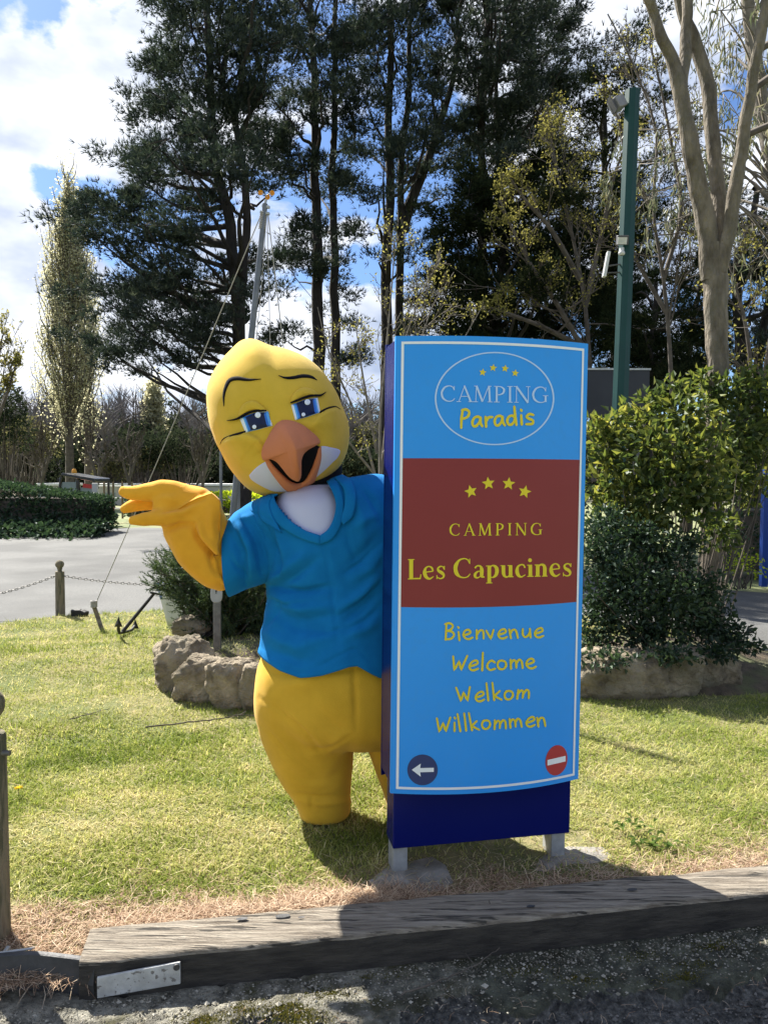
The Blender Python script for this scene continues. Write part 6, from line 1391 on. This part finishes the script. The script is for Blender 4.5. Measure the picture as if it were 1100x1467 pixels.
sd_ = unit(np.stack([-np.sin(az), np.cos(az), 0*az], 1)); wv = (.0022+.0008*y)[:, None]*rg.uniform(.6, 1.1, (n_, 1))
mid = base+d*ln[:, None]*.55; tipv = base+d*ln[:, None]+np.stack([np.cos(az), np.sin(az), 0*az-.35], 1)*ln[:, None]*.35
V = np.stack([base-sd_*wv*.5, base+sd_*wv*.5, mid+sd_*wv*.42, mid-sd_*wv*.42, tipv], 1).reshape(-1, 3)
i5 = np.arange(n_)[:, None]*5
rn = np.clip(.455+.32*patch*-1+.20*patch2+.17*rg.normal(size=n_)+.35*np.clip(.3-wb, 0, .3), 0, 1)
near = y < 4.3; far = ~near; mb = MB()
mb.add(V, i5[near]+np.array([[0, 1, 2, 3]]), np.repeat(rn, 5)); mb.f.append(i5[near]+np.array([[3, 2, 4]])); mb.m.append(np.zeros(near.sum(), np.int32))
mb.f.append(i5[far]+np.array([[0, 1, 4]])); mb.m.append(np.zeros(far.sum(), np.int32))
o = mb.build('grass', m_grass, None, False, kind='stuff'); o['label'] = 'short spring lawn grass, partly straw-coloured'; o['category'] = 'grass'
# litter of dry pine needles
m_lit = leafmat('dry_needles', [(.10,.06,.04), (.27,.175,.115), (.44,.32,.22), (.60,.49,.36)], .15)
def slivers(name, x, y, z, ln, wd, m, tilt=.25, rn=None, curve=.3):
    n_ = len(x); az = rg.uniform(0, 6.283, n_); d = np.stack([np.cos(az), np.sin(az), rg.normal(size=n_)*tilt+.12], 1); s_ = np.stack([-np.sin(az), np.cos(az), 0*az], 1); b = np.stack([x, y, z], 1); L_ = (np.ones(n_)*ln)[:, None]*rg.uniform(.5, 1.3, (n_, 1)); W_ = wd*rg.uniform(.6, 1.2, (n_, 1)); c = rg.normal(size=(n_, 1))*curve
    m_ = b+d*L_*.5+s_*c*L_*.3; e = b+d*L_-np.array([0, 0, 1])*L_*.12; V = np.stack([b-s_*W_/2, b+s_*W_/2, m_+s_*W_/2+[0, 0, .0008], m_-s_*W_/2+[0, 0, .0008], e+s_*W_*.2, e-s_*W_*.2], 1).reshape(-1, 3); V[:, 2] = np.maximum(V[:, 2], -.2)
    i6 = np.arange(n_)[:, None]*6; mb = MB(); mb.add(V, i6+np.array([[0, 1, 2, 3]]), np.repeat(rg.uniform(0, 1, n_) if rn is None else rn, 6)); mb.f.append(i6+np.array([[3, 2, 4, 5]])); mb.m.append(np.zeros(n_, np.int32)); return mb.build(name, m, None, False, kind='stuff')
n_ = 46000; s_ = rg.uniform(-.95, 2.6, n_); w_ = KW+rg.gamma(1.6, .055, n_)*(1+.55*np.clip(.5-s_, 0, 1)+.7*vnoise(np.stack([s_*2.5, s_*0, s_*0], 1), 77))-.004
dens = np.interp(s_, [-1, -.1, .6, .9, 1.05, 1.9, 2.05, 2.6], [1, 1, 1, .8, .30, .25, .55, .5]); hump = np.interp(s_, [-.9, -.2, .2, .5, .8, 1.0, 2], [.03, .035, .03, .045, .05, .01, .004])
far_l = (s_ < -.02); w_ = np.where(far_l, rg.uniform(.02, .42, n_), w_); kk = rg.uniform(0, 1, n_) < dens; s_, w_, hump = s_[kk], w_[kk], hump[kk]
q = K0[None]+kd[None]*s_[:, None]+kn[None]*w_[:, None]; zz = lawn_z(q[:, 0], q[:, 1])+rg.uniform(0, 1, len(s_))*hump*np.clip(1.3-(w_-KW)/.16, .1, 1)*np.where(s_ < 0, .6, 1)+.002
o = slivers('needle_litter', q[:, 0], q[:, 1], zz, .055, .0017, m_lit); o['label'] = 'heap of dry brown pine needles along the back of the timber kerb'; o['category'] = 'needle litter'
# sparse dry bits on kerb and pavement
n_ = 500; s_ = rg.uniform(-.2, 2.4, n_); w_ = rg.uniform(-.5, -.03, n_); q = K0[None]+kd[None]*s_[:, None]+kn[None]*w_[:, None]
o = slivers('pavement_debris', q[:, 0], q[:, 1], np.full(n_, -.060), .035, .0012, m_lit, .05); o['label'] = 'scattered dry needles on the broken concrete'; o['category'] = 'needle litter'
x, y = scatter(3500, 2.3, 8, 1); okk = lawn_inside(x, y) & (w_back(x, y) > KW+.02); x, y = x[okk], y[okk]
o = slivers('straw_litter', x, y, lawn_z(x, y)+.012, .05, .0022, leafmat('dry_straw', [(.42,.33,.17), (.60,.52,.33)], .2), .15); o['label'] = 'dry straw stems lying over the lawn'; o['category'] = 'straw'
# gravel on rough asphalt
n_ = 9000; x = rg.uniform(-1.3, 1.6, n_); y = rg.uniform(1.9, 2.4, n_); wq = w_back(x, y); okk = wq < -.19; x, y = x[okk], y[okk]; n_ = len(x)
r_ = rg.gamma(2, .0012, n_)+.001; V = []; base_o = np.array([[1,0,0],[-1,0,0],[0,1,0],[0,-1,0],[0,0,1],[0,0,-1]], float)
off = base_o[None]*r_[:, None, None]*rg.uniform(.6, 1.2, (n_, 6, 1)); V = np.stack([x, y, np.full(n_, -.094)], 1)[:, None]+off
i6 = np.arange(n_)[:, None]*6; fs = np.concatenate([i6+np.array([t]) for t in ([0,2,4],[2,1,4],[1,3,4],[3,0,4],[2,0,5],[1,2,5],[3,1,5],[0,3,5])])
mb = MB(); mb.add(V.reshape(-1, 3), fs, np.repeat(rg.uniform(0, 1, n_), 6)); o = mb.build('gravel', leafmat('gravel', [(.04,.04,.038), (.11,.105,.10), (.20,.19,.175)], 0), None, False, kind='stuff'); o['label'] = 'loose grit on the rough asphalt'; o['category'] = 'gravel'
n_ = 7000; s_ = rg.uniform(-.25, 2.2, n_); wq = rg.uniform(-.26, -.015, n_)*rg.uniform(.3, 1, n_); q = K0[None]+kd[None]*s_[:, None]+kn[None]*wq[:, None]
r_ = rg.gamma(1.6, .0011, n_)+.0008; off = base_o[None]*r_[:, None, None]*rg.uniform(.6, 1.2, (n_, 6, 1))*[1, 1, .6]; V = np.stack([q[:, 0], q[:, 1], np.full(n_, -.056)], 1)[:, None]+off
i6 = np.arange(n_)[:, None]*6; fs = np.concatenate([i6+np.array([t]) for t in ([0,2,4],[2,1,4],[1,3,4],[3,0,4],[2,0,5],[1,2,5],[3,1,5],[0,3,5])])
mb = MB(); mb.add(V.reshape(-1, 3), fs, np.repeat(rg.uniform(0, 1, n_), 6)); o = mb.build('crumbled_grit', leafmat('grit', [(.07,.065,.05), (.19,.175,.14), (.34,.32,.27)], 0), None, False, kind='stuff'); o['label'] = 'fine crumbled grit and soil at the foot of the timber kerb'; o['category'] = 'grit'
# moss tufts on the concrete
n_ = 9000; cs = rg.uniform(.1, 1.9, 16); cw = rg.uniform(-.2, -.03, 16); ci = rg.integers(0, 16, n_); s_ = cs[ci]+rg.normal(size=n_)*.045; wq = cw[ci]+rg.normal(size=n_)*.014; ok_ = wq < -.01; s_, wq = s_[ok_], wq[ok_]; n_ = len(s_)
q = K0[None]+kd[None]*s_[:, None]+kn[None]*wq[:, None]; mb = MB(); leaves(mb, np.stack([q[:, 0], q[:, 1], np.full(n_, -.060)], 1), unit(rg.normal(size=(n_, 3))*.7+[0, 0, 1]), unit(rg.normal(size=(n_, 3))), .007*rg.uniform(.5, 1.3, n_), .0025, rg=rg)
o = mb.build('moss', leafmat('moss', [(.05,.06,.012), (.11,.11,.025), (.19,.16,.05)], .3), None, False, kind='stuff'); o['label'] = 'olive moss tufts on the broken concrete before the timber'; o['category'] = 'moss'
# fallen twigs
def twig(label, pts, r_, z=None, seed=0):
    rg2 = np.random.default_rng(seed); q = catmull(pts, 24); q = q+rg2.normal(size=q.shape)*r_*.5; mb = MB(); tube(mb, q, np.linspace(r_, r_*.4, 24), 5)
    for j in range(3):
        i = rg2.integers(6, 20); tube(mb, [q[i], q[i]+rg2.normal(size=3)*[.05, .05, .01]+[0, 0, .01]], [r_*.5, r_*.3], 4)
    tag(mb.build('fallen_twig', m_twig, None, True), label, 'twig', 'fallen twigs')
twig('long thin twig lying on the lawn in front of the stone bed', [G(208,1042,.02), G(260,1036,.03), G(310,1030,.03), G(345,1024,.03), G(375,1026,.02)], .005, seed=1)
twig('bent bare twig across the concrete in front of the kerb', [G(575,1425,-.05), G(630,1405,-.04), G(690,1378,-.045), G(728,1345,-.03)], .0032, seed=2)
twig('thin stick lying in the grass at the upper left of the lawn', [G(100,1030,.02), G(125,1024,.02), G(158,1014,.02)], .004, seed=3)
twig('short dark stick under the sign beside the right leg', [G(700,1290,.06), G(712,1330,-.02), G(722,1350,-.05)], .002, seed=4)
# dandelion
dn = thing('dandelion', 'single yellow dandelion flower in the grass by the left post', 'dandelion', G(27, 1130, 0)); c = G(27, 1130, .03)
mb = MB(); tube(mb, [c-[0, 0, .035], c], .0015, 5); mb.build('stem', m_strap, dn, True)
mb = MB(); n_ = 40; a_ = rg.uniform(0, 6.283, n_); leaves(mb, np.tile(c, (n_, 1)), np.stack([np.cos(a_), np.sin(a_), rg.uniform(.1, .9, n_)], 1), np.tile([0, 0, 1.], (n_, 1)), .020, .005, rg=rg); mb.build('flower', mat('dandelion_yellow', (.85,.65,.02), rough=.8), dn)
# weeds by the right leg of the sign
for (px, py, lab, sd_, nn) in ((760,1178+60,None,0,0), (935,1212,'low broad-leaved weed on the lawn edge right of the sign leg',5,34), (905,1190,'thin leggy weed with small leaves right of the sign leg',6,22)):
    if not nn: continue
    rg2 = np.random.default_rng(sd_); c = G(px, py, .01); wd_ = thing('weed', lab, 'weed', c); mb = MB(); a_ = rg2.uniform(0, 6.283, nn); off = np.stack([rg2.normal(size=nn)*.05, rg2.normal(size=nn)*.03, rg2.uniform(0, .03, nn)], 1)
    leaves(mb, c+off, np.stack([np.cos(a_), np.sin(a_), rg2.uniform(.2, .8, nn)], 1), np.tile([0, 0, 1.], (nn, 1)), .035, .018, rg=rg2); mb.build('foliage', m_strap, wd_, False, kind='stuff')
